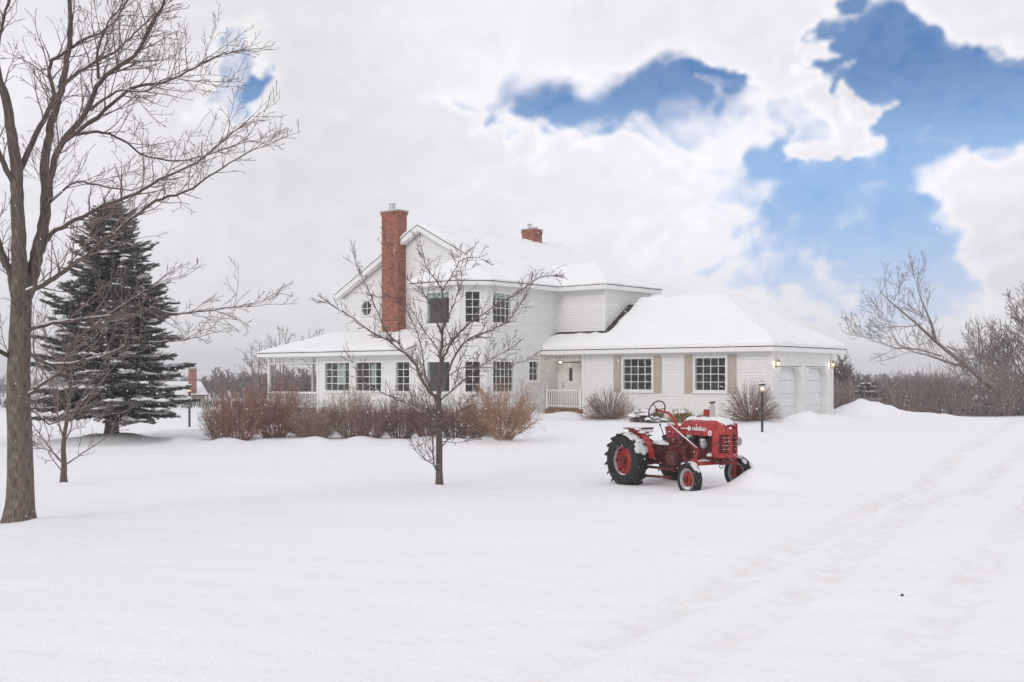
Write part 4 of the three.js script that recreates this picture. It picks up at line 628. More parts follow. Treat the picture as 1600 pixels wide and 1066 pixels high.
  // levers, pedals, platform
  const lv = new Geo(); lv.tube([V(0.52, 0.86, 0.1), V(0.46, 1.1, 0.14), V(0.4, 1.22, 0.15)], [0.011, 0.01, 0.01], 6); lv.add(new THREE.SphereGeometry(0.022, 10, 8), TRS(0.4, 1.23, 0.15)); lv.tube([V(0.62, 0.86, -0.06), V(0.56, 1.18, -0.08)], [0.01, 0.01], 6); lv.tube([V(0.68, 0.84, 0.18), V(0.56, 0.7, 0.34), V(0.5, 0.72, 0.38)], [0.014, 0.014, 0.02], 6); lv.tube([V(0.2, 0.92, 0.28), V(0.2, 1.02, 0.28), V(0.3, 1.02, 0.28)], [0.02, 0.02, 0.015], 6); part('levers', lv.build(), MAT.black, T);
  const db = new Geo(); db.bar(V(-0.3, 0.42, 0.36), V(1.0, 0.4, 0.3), 0.03, 0.05); db.bar(V(-0.28, 0.38, 0.4), V(0.25, 0.24, 0.45), 0.028, 0.045); db.bar(V(0.25, 0.24, 0.45), V(1.0, 0.26, 0.4), 0.028, 0.045); db.bar(V(-0.36, 0.4, -0.3), V(-0.36, 0.4, 0.4), 0.05, 0.03); part('draw_links', db.build(), REDD, T);
  // engine
  const en = new Geo(); en.add(new RoundedBoxGeometry(0.62, 0.36, 0.27, 3, 0.03), TRS(1.5, 0.86, 0)); en.add(new RoundedBoxGeometry(0.64, 0.16, 0.22, 3, 0.04), TRS(1.5, 0.63, 0)); en.add(new RoundedBoxGeometry(0.6, 0.1, 0.2, 2, 0.02), TRS(1.5, 1.08, 0)); for (let k = 0; k < 4; k++) en.add(...cyl(0.035, 0.035, 0.1, 1.28 + k * 0.145, 0.98, 0.145, Math.PI / 2, 0, 10)); part('engine_block', en.build(), REDD, T);
  const eb = new Geo(); eb.add(...cyl(0.06, 0.06, 0.2, 1.66, 0.95, 0.21, 0, 0)); eb.add(...cyl(0.075, 0.075, 0.16, 1.16, 1.02, 0.19, Math.PI / 2, 0)); eb.add(new RoundedBoxGeometry(0.14, 0.15, 0.14, 2, 0.02), TRS(1.42, 0.96, 0.21)); eb.add(...cyl(0.1, 0.1, 0.05, 1.86, 0.86, 0.05, 0, Math.PI / 2)); eb.tube([V(1.2, 1.02, 0.2), V(1.3, 1.1, 0.18), V(1.5, 1.12, 0.17), V(1.66, 1.04, 0.2)], [0.012, 0.012, 0.012, 0.012], 6); eb.tube([V(1.9, 1.15, 0.08), V(1.8, 1.0, 0.12), V(1.75, 0.9, 0.12)], [0.03, 0.03, 0.03], 8); part('engine_fittings', eb.build(), MAT.black, T);
  const pul = new Geo(); pul.add(...cyl(0.13, 0.13, 0.12, 0.98, 0.62, 0.34, Math.PI / 2)); pul.add(...cyl(0.1, 0.1, 0.13, 1.3, 0.52, 0.2, Math.PI / 2)); part('belt_pulley', pul.build(), std(rgb(0.1, 0.03, 0.03), 0.7), T);
  const cb = new Geo(); cb.add(new RoundedBoxGeometry(0.12, 0.1, 0.1, 2, 0.02), TRS(1.34, 1.03, 0.22)); part('carburettor', cb.build(), GREY, T);
  // bonnet: a lofted shell from the tank to the nose
  const hood = new Geo(), xs = [0.98, 1.02, 1.12, 1.3, 1.6, 1.9, 2.04, 2.12, 2.17, 2.2], sec = (x) => { const k = smooth(0.98, 1.14, x) * 0.25 + 0.75, nose = smooth(2.0, 2.2, x), w = lerp(0.2, 0.265, smooth(1.0, 2.05, x)) * (1 - 0.42 * nose * nose), top = lerp(1.3, 1.365, smooth(0.98, 1.2, x)) - 0.1 * nose * nose - (x < 1 ? 0.08 : 0), bot = x < 2.0 ? 1.12 : 1.12; return { w: w * k, top, bot }; };
  const ring = (x) => { const { w, top, bot } = sec(x), P = []; for (let k = 0; k <= 16; k++) { const t = k / 16, a = Math.PI * t, c = Math.cos(a), s = Math.sin(a), e = 0.42; P.push(V(x, bot + (top - bot) * Math.pow(s, e), Math.sign(c) * w * Math.pow(Math.abs(c), e))); } return P; };
  const R = xs.map(ring), base = hood.count; R.forEach((P, i) => P.forEach((p) => hood.vert(p.x, p.y, p.z, 0, 1, 0, p.x, p.y)));
  for (let i = 0; i < R.length - 1; i++) for (let k = 0; k < 16; k++) { const a = base + i * 17 + k, b = a + 17; hood.i.push(a, a + 1, b, a + 1, b + 1, b); }
  const hg = hood.build(); hg.computeVertexNormals(); part('bonnet', hg, RED, T);
  part('bonnet_back', new Geo().box(0.99, 1.01, 1.12, 1.27, -0.13, 0.13).build(), RED, T);
  const lip = new Geo(); lip.box(1.0, 2.04, 1.075, 1.135, 0.185, 0.25).box(1.0, 2.04, 1.075, 1.135, -0.25, -0.185); part('bonnet_skirt', lip.build(), RED, T);
  const hs = new Geo(); { const xs2 = Array.from({ length: 26 }, (_, k) => lerp(1.0, 2.17, k / 25)), N = 12, b0 = 0; xs2.forEach((x) => { const { w, top } = sec(x); for (let k = 0; k <= N; k++) { const t = k / N * 2 - 1, edge = (1 - t * t) * smooth(0.97, 1.1, x) * smooth(2.2, 2.1, x), th = 0.055 * Math.pow(Math.max(0, edge), 0.6) * (1 + 0.5 * noise(x * 6, t * 2, 4)); hs.vert(x, top - 0.05 * Math.pow(Math.abs(t), 3) + th - 0.006, t * w * (0.78 + 0.07 * noise(x * 5, t > 0 ? 3 : 8, 2)), 0, 1, 0, x, t); } }); for (let i = 0; i < 25; i++) for (let k = 0; k < N; k++) { const a = i * (N + 1) + k, b = a + N + 1; hs.i.push(a, a + 1, b, a + 1, b + 1, b); } } const hsg = hs.build(); hsg.computeVertexNormals(); part('bonnet_snow', hsg, MAT.snow, T);
  // grille: a rounded nose with a centre bar and rows of slots on both sides
  const gr = new Geo(), prof = (y) => { const P = []; for (let k = 0; k <= 20; k++) { const a = lerp(-1, 1, k / 20), c = Math.sign(a) * Math.pow(Math.abs(a), 0.85) * 0.285, f = 2.2 - 0.13 * Math.pow(Math.abs(a), 3.2) - 0.03 * smooth(0.9, 0.68, y) - 0.06 * smooth(1.16, 1.32, y); P.push(V(f, y, c)); } return P; };
  const ys = [0.68, 0.7, 0.74, 0.77, 1.11, 1.15, 1.22, 1.28, 1.32], shrink = (y) => 1 - 0.08 * smooth(0.76, 0.68, y) - 0.32 * smooth(1.2, 1.33, y), vent = (y) => y > 0.76 && y < 1.12;
  for (let r = 0; r < ys.length - 1; r++) { const A = prof(ys[r]), B = prof(ys[r + 1]); for (let k = 0; k < 20; k++) { const slot = vent((ys[r] + ys[r + 1]) / 2) && ((k >= 2 && k <= 8) || (k >= 11 && k <= 17)); if (slot) continue; const m = [A[k], A[k + 1], B[k + 1], B[k]].map((v, i) => V(v.x, v.y, v.z * shrink(v.y))); gr.prism(m, V(-0.014, 0, 0)); } }
  for (let r = 0; r < 9; r++) { const y = 0.797 + r * 0.0345; for (const [k0, k1] of [[2, 9], [11, 18]]) for (let k = k0; k < k1; k++) { const A = prof(y), B = prof(y + (r % 3 === 1 ? 0.012 : 0.008)); gr.prism([A[k], A[k + 1], B[k + 1], B[k]], V(-0.012, 0, 0)); } }
  for (const k of [5, 6, 14, 15]) { const A = prof(0.77), B = prof(1.11); if (k % 2) gr.tube([A[k].clone().setX(A[k].x + 0.004), B[k].clone().setX(B[k].x + 0.004)], [0.008, 0.008], 6); }
  for (const s of [1, -1]) gr.box(1.99, 2.08, 0.7, 1.3, s * 0.27 - 0.008, s * 0.27 + 0.008);
  part('grille', gr.build(), RED, T);
  part('radiator', boxGeo(1.98, 2.05, 0.72, 1.26, -0.24, 0.24), MAT.black, T);
  const gsn = new Geo(); for (let r = 1; r < 9; r += 2) for (const s of [-1, 1]) { const P = prof(0.807 + r * 0.0345).slice(s < 0 ? 3 : 11, s < 0 ? 8 : 17).map((v) => v.clone().setX(v.x - 0.002)); gsn.tube(P, P.map((_, k) => 0.0015 + 0.0022 * ((k * 7 + r) % 3)), 5); } part('grille_snow', gsn.build(), MAT.snow, T);
  const bol = new Geo(); bol.add(new RoundedBoxGeometry(1.0, 0.1, 0.2, 2, 0.02), TRS(1.6, 0.6, 0)); bol.add(new RoundedBoxGeometry(0.14, 0.16, 0.3, 2, 0.03), TRS(1.95, 0.64, 0)); part('front_bolster', bol.build(), REDD, T);
  // front axle with its drop spindles, and tie rod
  const fa = new Geo(); fa.bar(V(1.78, 0.57, -0.52), V(1.78, 0.57, 0.52), 0.07, 0.07); for (const s of [-1, 1]) { fa.add(...cyl(0.032, 0.032, 0.36, 1.77, 0.46, s * 0.5, 0, 0, 12)); fa.tube([V(1.76, 0.31, s * 0.5), V(1.75, 0.3, s * 0.58)], [0.026, 0.022], 8); fa.add(new RoundedBoxGeometry(0.1, 0.06, 0.1, 2, 0.015), TRS(1.77, 0.63, s * 0.5)); fa.bar(V(1.78, 0.6, s * 0.5), V(1.6, 0.6, s * 0.48), 0.035, 0.025); } fa.tube([V(1.6, 0.6, -0.48), V(1.6, 0.6, 0.48)], [0.014, 0.014], 8); fa.bar(V(1.78, 0.56, 0.3), V(1.05, 0.52, 0.04), 0.04, 0.05); fa.bar(V(1.78, 0.56, -0.3), V(1.05, 0.52, -0.04), 0.04, 0.05); part('front_axle', fa.build(), RED, T);
  const fsn = new Geo(); fsn.tube([V(1.78, 0.607, 0.1), V(1.78, 0.62, 0.3), V(1.78, 0.61, 0.46)], [0.012, 0.028, 0.012], 6); fsn.tube([V(1.78, 0.607, -0.42), V(1.78, 0.615, -0.2)], [0.012, 0.02], 6); lump(fsn, 1.9, 0.72, 0.23, 0.07, 0.05, 0.07, 5); part('axle_snow', fsn.build(), MAT.snow, T);
  const hk = new Geo(); hk.add(new THREE.TorusGeometry(0.035, 0.008, 6, 16), TRS(1.82, 0.5, -0.12, 0, 0.5)); part('tow_ring', hk.build(), MAT.black, T);
  // lamps on brackets
  for (const [x, y, z] of [[1.86, 0.93, 0.36], [1.96, 0.96, -0.4]]) { const l = sub('headlamp', T, x, y, z), G = new Geo(); G.add(new THREE.LatheGeometry([[0, -0.06], [0.04, -0.055], [0.07, -0.02], [0.078, 0.015], [0.082, 0.02], [0.08, 0.03], [0.07, 0.03]].map(([r, h]) => new THREE.Vector2(r, h)), 22), TRS(0, 0, 0, 0, 0, -Math.PI / 2)); part('shell', G.build(), MAT.steel, l); part('lens', new THREE.SphereGeometry(0.13, 18, 8, 0, Math.PI * 2, 0, 0.58).rotateZ(-Math.PI / 2).translate(-0.09, 0, 0), new THREE.MeshPhysicalMaterial({ color: rgb(0.34, 0.33, 0.31), roughness: 0.15, clearcoat: 1 }), l); const B = new Geo(); B.tube([V(-0.03, -0.05, 0), V(-0.05, -0.14, -Math.sign(z) * 0.03), V(-0.06, -0.2, -Math.sign(z) * 0.12)], [0.014, 0.014, 0.014], 6); part('bracket', B.build(), REDD, l); }
  const ls = new Geo(); lump(ls, 1.84, 1.0, 0.36, 0.05, 0.025, 0.06, 4); lump(ls, 1.94, 1.03, -0.4, 0.05, 0.025, 0.06, 9); part('lamp_snow', ls.build(), MAT.snow, T);
  // exhaust pipe and air cleaner
  const ex = new Geo(); ex.add(...cyl(0.036, 0.036, 0.34, 1.62, 1.5, -0.08)); ex.add(...cyl(0.05, 0.05, 0.22, 1.62, 1.5, -0.08)); part('exhaust_stack', ex.build(), std(rgb(0.5, 0.46, 0.42), 0.7, { map: grime }), T);
  part('rain_cap', new Geo().add(...cyl(0.058, 0.058, 0.025, 1.625, 1.685, -0.08, 0, 0.15)).build(), MAT.black, T);
  const ac = new Geo(); ac.add(...cyl(0.06, 0.06, 0.12, 1.45, 1.49, -0.1)); ac.add(...cyl(0.03, 0.03, 0.14, 1.45, 1.4, -0.1)); ac.add(...cyl(0.045, 0.045, 0.05, 1.36, 1.4, 0.02)); part('air_cleaner', ac.build(), RED, T);
  part('radiator_cap', new Geo().add(...cyl(0.045, 0.05, 0.045, 1.98, 1.395, 0)).build(), MAT.black, T);
  // lettering and emblems
  const font = await new FontLoader().loadAsync('fonts/droid/droid_sans_bold.typeface.json');
  for (const s of [1, -1]) {
    const t = new TextGeometry('FARMALL', { font, size: 0.066, depth: 0.004, curveSegments: 3 }); t.computeBoundingBox(); const w = t.boundingBox.max.x; t.scale(0.4 / w, 1, 1);
    const m = part('lettering', t, WHT, T); m.position.set(s > 0 ? 1.44 : 1.84, 1.163, s * 0.262); m.rotation.y = s > 0 ? 0.03 : Math.PI - 0.03;
    const e = new Geo(); e.add(new THREE.TorusGeometry(0.036, 0.01, 6, 20), TRS(1.36, 1.195, s * 0.258)); e.box(1.352, 1.368, 1.165, 1.225, s * 0.258 - 0.006, s * 0.258 + 0.006).box(1.335, 1.385, 1.188, 1.2, s * 0.258 - 0.005, s * 0.258 + 0.005); part('emblem', e.build(), WHT, T);
    const bdg = new Geo(); bdg.add(...cyl(0.05, 0.05, 0.012, 1.93, 1.13, s * 0.268, Math.PI / 2)); part('round_badge', bdg.build(), WHT, T);
    const A = new TextGeometry('A', { font, size: 0.055, depth: 0.004, curveSegments: 3 }); const am = part('badge_letter', A, RED, T); am.position.set(s > 0 ? 1.908 : 1.952, 1.104, s * 0.274); am.rotation.y = s > 0 ? 0 : Math.PI;
    part('white_stripe', boxGeo(1.12, 1.32, 1.186, 1.2, s * 0.255 - 0.004, s * 0.255 + 0.004), WHT, T);
  }
  // flakes of snow sticking to the paint
  const dust = new Geo(), rd = rngOf(44), fl = new THREE.IcosahedronGeometry(1, 0), surf = []; T.updateMatrixWorld(true);
  T.traverse((m) => { if (m.isMesh && [RED, REDD, RUB].includes(m.material) && !/letter/.test(m.name)) surf.push(m); });
  const inv = T.matrixWorld.clone().invert(), tri = []; let total = 0;
  for (const m of surf) { const g = m.geometry, P = g.attributes.position, I = g.index, X = inv.clone().multiply(m.matrixWorld); for (let k = 0; k < (I ? I.count : P.count); k += 3) { const q = [0, 1, 2].map((e) => V(0, 0, 0).fromBufferAttribute(P, I ? I.getX(k + e) : k + e).applyMatrix4(X)), ar = q[1].clone().sub(q[0]).cross(q[2].clone().sub(q[0])).length() / 2; if (ar > 1e-7) { total += ar; tri.push([total, q]); } } }
  for (let k = 0; k < 2600; k++) { const t = rd() * total; let lo = 0, hi = tri.length - 1; while (lo < hi) { const mid = (lo + hi) >> 1; tri[mid][0] < t ? lo = mid + 1 : hi = mid; } let u = rd(), v = rd(); if (u + v > 1) { u = 1 - u; v = 1 - v; } const [p, q, r] = tri[lo][1], x = p.clone().addScaledVector(q.clone().sub(p), u).addScaledVector(r.clone().sub(p), v), s = 0.0022 + 0.0065 * rd() * rd() * rd(); dust.add(fl, TRS(x.x, x.y, x.z, 0, 0, 0, s, s, s)); }
  part('snow_specks', dust.build(), MAT.snow, T).userData.kind = 'stuff';
  part('front_emblem', new RoundedBoxGeometry(0.012, 0.1, 0.06, 2, 0.005).translate(2.178, 1.2, 0), WHT, T);
}
// ---------------------------------------------------------------- trees and shrubs
const rv = (r) => V(r() - 0.5, r() - 0.5, r() - 0.5).multiplyScalar(2);
// a shoot with side shoots: G for wood, o.side shoots per metre on each level
function shoot(G, p, dir, len, r0, level, r, o) {
  const seg = Math.max(2, Math.min(6, Math.round(len / (o.seg ?? 0.16)))), pts = [p.clone()], d = dir.clone().normalize(), q = p.clone();
  for (let k = 0; k < seg; k++) { d.addScaledVector(rv(r), o.wander ?? 0.16); d.y += (o.lift ?? 0.05); d.normalize(); q.addScaledVector(d, len / seg); pts.push(q.clone()); }
  const tip = o.tip ?? 0.003, rad = pts.map((_, k) => Math.max(tip, r0 * (1 - 0.75 * k / seg)));
  G.tube(pts, rad, level > 1 ? 3 : 4, false);
  if (level >= o.levels) return;
  const n = Math.round(len * o.side[level] * (0.7 + 0.6 * r()));
  for (let k = 0; k < n; k++) {
    const t = 0.2 + 0.8 * (k + r()) / n, f = Math.min(seg - 1e-3, t * seg), i = Math.floor(f), P = pts[i].clone().lerp(pts[i + 1], f - i), T = pts[i + 1].clone().sub(pts[i]).normalize(), S = rv(r); S.addScaledVector(T, -S.dot(T)).normalize();
    const ang = (o.angle ?? 0.8) * (0.6 + 0.7 * r()), nd = T.multiplyScalar(Math.cos(ang)).addScaledVector(S, Math.sin(ang)); nd.y += (o.up ?? 0.15);
    shoot(G, P, nd, len * (o.ratio ?? 0.45) * (0.55 + 0.8 * r()) * (1 - 0.35 * t), Math.max(tip, rad[i] * 0.62), level + 1, r, o);
  }
}
// limbs drawn as polylines, made round and carrying procedural shoots; the first limb is the trunk
function limbTree(root, LIMBS, seed, o) {
  const r = rngOf(seed), trunk = new Geo(), limbs = new Geo(), twigs = new Geo(), snow = new Geo();
  LIMBS.forEach(([P, ra, rb], n) => {
    const curve = new THREE.CatmullRomCurve3(P.map((p) => V(p[0], p[1], p[2])), false, 'centripetal'), L = curve.getLength(), N = Math.max(8, Math.round(L / (n ? 0.1 : 0.16))), pts = curve.getPoints(N).map((p, k) => p.addScaledVector(rv(r), n ? Math.min(0.012, rb * 1.2 + 0.004) : 0.004));
    const rad = pts.map((_, k) => { const t = k / N; return (o.slim ?? 1) * lerp(ra, rb, Math.pow(t, 0.8)) * (n ? 1 : 1 + 0.35 * Math.exp(-t * 9)); });
    const G = n < (o.trunks ?? 1) ? trunk : limbs; G.tube(pts, rad, n < (o.trunks ?? 1) ? 18 : ra > 0.03 ? 9 : 6);
    if (o.snow && n) for (let k = 1; k < N - 1; k++) { const a = pts[k], b = pts[k + 1], T = b.clone().sub(a), flat = Math.hypot(T.x, T.z) / (T.length() + 1e-6); if (flat > 0.72 && noise(a.x * 3, a.y * 3, n) > (o.snowCut ?? -0.05) && rad[k] > 0.006) { const h = rad[k] * 0.75, w = rad[k] * 0.85; snow.tube([a.clone().add(V(0, h, 0)), b.clone().add(V(0, rad[k + 1] * 0.75, 0))], [w, rad[k + 1] * 0.85], 6); } }
    const n1 = Math.round(L * o.dens * (n < (o.trunks ?? 1) ? 0.15 : 1));
    for (let k = 0; k < n1; k++) {
      const t = (n < (o.trunks ?? 1) ? 0.6 : 0.18) + (n < (o.trunks ?? 1) ? 0.4 : 0.82) * (k + r()) / n1, i = Math.min(N - 1, Math.floor(t * N)), p = pts[i], T = pts[i + 1].clone().sub(pts[i]).normalize(), S = rv(r); S.addScaledVector(T, -S.dot(T)).normalize();
      const ang = 0.5 + 0.6 * r(), d = T.clone().multiplyScalar(Math.cos(ang)).addScaledVector(S, Math.sin(ang)); d.y += o.up ?? 0.2;
      shoot(twigs, p, d, (o.len ?? 0.8) * (0.45 + 0.9 * r()) * lerp(1, 0.55, t), Math.max(0.0045, Math.min(0.011, rad[i] * 0.5)), 0, r, o);
    }
    const T = pts[N].clone().sub(pts[N - 1]).normalize(); if (n >= (o.trunks ?? 1)) for (let k = 0; k < 3; k++) shoot(twigs, pts[N], T.clone().addScaledVector(rv(r), 0.35), (o.len ?? 0.8) * (0.4 + 0.5 * r()), Math.max(0.004, rb * 0.8), 0, r, o);
  });
  part('trunk', trunk.build(), o.bark ?? MAT.bark, root); if (limbs.count) part('limbs', limbs.build(), o.limbMat ?? MAT.branch, root); part('twigs', twigs.build(), o.twigMat ?? MAT.twig, root); if (snow.count) part('branch_snow', snow.build(), MAT.snow, root).userData.kind = 'stuff';
  return root;
}
const at = (name, label, cat, x, d, sink = 0.03, turn = 0, group) => thing(name, label, cat, x, groundAt(x, d) - sink, -d, turn, group);
const barkScaled = MAT.bark.clone(); barkScaled.map = barkMap.clone(); barkScaled.map.repeat.set(3, 1.6); barkScaled.bumpMap = barkBump.clone(); barkScaled.bumpMap.repeat.set(3, 1.6);
limbTree(thing('maple_tree', 'tall bare maple with thick grey trunk and snow on its lower limbs', 'tree', -6.42, -0.2, -14.58), MAPLE, 11, { slim: 0.84, trunks: 3, dens: 9, len: 0.85, levels: 3, side: [6.5, 9, 9], ratio: 0.42, up: 0.22, lift: 0.04, wander: 0.2, snow: true, bark: barkScaled, limbMat: barkScaled, seg: 0.12, tip: 0.0028 });
limbTree(thing('crab_apple_tree', 'small bare spreading tree with a short trunk in front of the shrub row', 'tree', -1.39, -0.4, -21.48), CRAB, 23, { slim: 0.84, dens: 13, len: 0.46, levels: 2, side: [10, 11], ratio: 0.38, up: 0.25, lift: 0.05, wander: 0.24, snow: true, snowCut: 0.12, bark: barkScaled, seg: 0.09, tip: 0.0034, twigMat: std(rgb(0.12, 0.082, 0.075), 0.9), limbMat: std(rgb(0.14, 0.105, 0.093), 0.9) });
limbTree(thing('young_tree', 'slender young bare tree standing between the maple and the spruce', 'tree', -8.65, -0.35, -21.6), SAPLING, 31, { dens: 6, len: 0.6, levels: 2, side: [7, 8], ratio: 0.45, up: 0.2, lift: 0.04, wander: 0.2, snow: true, snowCut: 0.1, bark: barkScaled, seg: 0.1, tip: 0.004 });
limbTree(at('leaning_tree', 'big bare tree leaning far over the thicket towards the garage', 'tree', 25.3, 58), LEANER, 37, { slim: 0.7, dens: 3.4, len: 2.2, levels: 2, side: [2.6, 2.8], ratio: 0.5, up: 0.3, lift: 0.05, wander: 0.13, seg: 0.3, tip: 0.009, bark: MAT.branch });

// ---- spruce: whorls of drooping boughs set with needle sprays, snow caught between them
const NEEDLE = new THREE.MeshStandardMaterial({ vertexColors: true, roughness: 0.85, side: THREE.DoubleSide });
function spruce(root, H, R, seed, dense) {
  const r = rngOf(seed), trunk = new Geo(), limbs = new Geo(), leaf = new Geo(), snow = new Geo();
  trunk.tube([V(0, -0.1, 0), V(0.02, 0.35, 0), V(0, 1.2, 0.02), V(0, H * 0.6, 0), V(0, H, 0)], [0.24, 0.19, 0.16, 0.08, 0.012], 14);
  const spray = (p, d, L, tone) => {   // a flat fan of needles round a short shoot
    const up = V(0, 1, 0), s = d.clone().cross(up).normalize(), n = s.clone().cross(d).normalize();
    for (let k = 0; k < 7; k++) { const t = 0.1 + 0.15 * k, side = k % 2 ? 1 : -1, b = p.clone().addScaledVector(d, L * t * 0.8), e = b.clone().addScaledVector(d, L * 0.34).addScaledVector(s, side * L * (0.36 - 0.03 * k)).addScaledVector(n, L * (r() - 0.35) * 0.3), w = L * 0.085; const c = tone * (0.75 + 0.5 * r()); leaf.col = [0.108 * c, 0.106 * c, 0.09 * c]; leaf.poly([b.clone().addScaledVector(d, -w), e, b.clone().addScaledVector(d, w * 1.4)]); leaf.poly([b.clone().addScaledVector(n, w * 0.8), e.clone().addScaledVector(n, w * 1.2), b.clone().addScaledVector(n, -w)]); }
    leaf.poly([p.clone().addScaledVector(s, L * 0.1), p.clone().addScaledVector(d, L * 1.1), p.clone().addScaledVector(s, -L * 0.1)]);
  };
  let y = 0.95;
  while (y < H - 0.15) {
    const t = (y - 0.95) / (H - 0.95), reach = R * Math.pow(1 - t, 0.66) * (0.82 + 0.26 * r()) * smooth(-0.5, 0.12, t) + 0.08, n = Math.round(lerp(15, 7, t)) ;
    for (let k = 0; k < n; k++) {
      const az = (k + r() * 0.9) / n * Math.PI * 2, L = reach * (0.55 + 0.62 * r()), out = V(Math.cos(az), 0, Math.sin(az)), droop = lerp(-0.42, 0.3, t), pts = [], N = 6;
      for (let q = 0; q <= N; q++) { const f = q / N; pts.push(V(0, y, 0).addScaledVector(out, L * f).add(V(0, L * (droop * f + 0.22 * f * f), 0)).addScaledVector(rv(r), 0.03 * f)); }
      limbs.tube(pts, pts.map((_, q) => lerp(0.028, 0.006, q / N) * (1 - 0.5 * t)), 4, false);
      const S = Math.max(3, Math.round(L * dense));
      for (let q = 0; q < S; q++) {
        const f = 0.16 + 0.84 * (q + r()) / S, i = Math.min(N - 1, Math.floor(f * N)), p = pts[i].clone().lerp(pts[i + 1], f * N - i), T = pts[i + 1].clone().sub(pts[i]).normalize(), sd = V(-out.z, 0, out.x).multiplyScalar(r() < 0.5 ? 1 : -1), w = L * 0.34 * (1.1 - f) + 0.1;
        const m = Math.max(1, Math.round(w / 0.13)), tone = 0.7 + 0.65 * r();
        for (let e = 0; e < m; e++) { const g = T.clone().multiplyScalar(0.75).addScaledVector(sd, 0.75).add(V(0, -0.28 + 0.3 * r(), 0)).normalize(), pp = p.clone().addScaledVector(sd, w * e / m).addScaledVector(T, w * e / m * 0.7).add(V(0, -0.1 * e / m * w - 0.03 * r(), 0)); spray(pp, g, 0.2 + 0.12 * r(), tone); }
        if (r() < 0.3) spray(p, T, 0.22, tone);
        if (r() < 0.17 + 0.12 * (1 - t) && f > 0.3) lump(snow, p.x + sd.x * w * 0.3, p.y + 0.015, p.z + sd.z * w * 0.3, 0.1 + 0.13 * r(), 0.035 + 0.04 * r(), 0.08 + 0.09 * r(), q + k, az);
      }
    }
    y += lerp(0.25, 0.14, t) * (0.85 + 0.3 * r());
  }
  for (let k = 0; k < 5; k++) spray(V(0, H - 0.1 - 0.07 * k, 0), V(r() - 0.5, 1.1, r() - 0.5).normalize(), 0.26, 1);
  part('trunk', trunk.build(), barkScaled, root); part('boughs', limbs.build(), MAT.branch, root); part('needles', leaf.build(), NEEDLE, root); part('snow_clumps', snow.build(), MAT.snow, root).userData.kind = 'stuff';
}
spruce(at('spruce_tree', 'dark blue-green spruce with snow caught on its boughs', 'tree', -11.9, 33.25), 6.85, 2.3, 3, 14);

// ---- leafless shrubs
const shrubGeo = {};
function shrubShape(kind, seed) {     // unit shrub about 1 m high
  const key = kind + seed; if (shrubGeo[key]) return shrubGeo[key];
  const r = rngOf(seed * 77 + 5), stems = new Geo(), twigs = new Geo(), n = kind === 'dome' ? 230 : 110;
  for (let k = 0; k < n; k++) {
    const az = r() * Math.PI * 2, e = kind === 'dome' ? Math.acos(1 - r() * 0.93) : Math.acos(1 - r() * 0.62) * 0.92, d = V(Math.cos(az) * Math.sin(e), Math.cos(e) + 0.02, Math.sin(az) * Math.sin(e)).normalize(), L = kind === 'dome' ? 0.9 + 0.2 * r() : (0.55 + 0.5 * Math.sqrt(r())) * (1 - 0.1 * e), b0 = V(Math.cos(az), 0, Math.sin(az)).multiplyScalar((kind === 'dome' ? 0.12 : 0.24) * Math.sqrt(r())).setY(-0.03);
    const N = 5, pts = [b0.clone()], q = b0.clone(), dd = d.clone(); for (let s = 0; s < N; s++) { dd.addScaledVector(rv(r), kind === 'dome' ? 0.07 : 0.13); if (kind !== 'dome') dd.y += 0.03; dd.normalize(); q.addScaledVector(dd, L / N); pts.push(q.clone()); }
    stems.tube(pts, pts.map((_, s) => lerp(0.0085, 0.0028, s / N)), 3, false);
    const m = kind === 'dome' ? 9 : 12; for (let s = 0; s < m; s++) { const f = lerp(kind === 'dome' ? 0.35 : 0.24, 0.98, (s + r()) / m), i = Math.min(N - 1, Math.floor(f * N)), p = pts[i].clone().lerp(pts[i + 1], f * N - i), T = pts[i + 1].clone().sub(pts[i]).normalize().addScaledVector(rv(r), 0.85).normalize(); shoot(twigs, p, T, 0.1 + 0.18 * r(), 0.0034, 1, r, { levels: kind === 'dome' ? 1 : 2, side: [0, 13], ratio: 0.5, wander: 0.16, tip: 0.0019, seg: 0.1, lift: 0.03 }); }
  }
  return shrubGeo[key] = [stems.build(), twigs.build()];
}
const woodTone = (r, g, b) => [std(rgb(r, g, b), 0.9), std(rgb(r * 0.82, g * 0.78, b * 0.8), 0.9)];
const TONES = { rust: woodTone(0.38, 0.22, 0.155), tan: woodTone(0.42, 0.32, 0.235), olive: woodTone(0.34, 0.26, 0.185), plum: woodTone(0.29, 0.185, 0.165), amber: woodTone(0.44, 0.285, 0.185), brown: woodTone(0.27, 0.18, 0.14) };
function shrub(kind, seed, tone, x, d, w, h, label, group, name = 'bare_shrub') {
  const s = at(name, label, 'shrub', x, d, 0.02, seed * 1.3, group), [a, b] = shrubShape(kind, seed % 4), k = TONES[tone], g = kind === 'dome' ? h / 1.02 : h / 0.98;
  part('stems', a, k[0], s); part('twigs', b, k[1], s); s.scale.set(w / (kind === 'dome' ? 1.95 : 1.6), g, w / (kind === 'dome' ? 1.95 : 1.6));
  return s;
}
const ROW = 'shrubs in the row before the house';
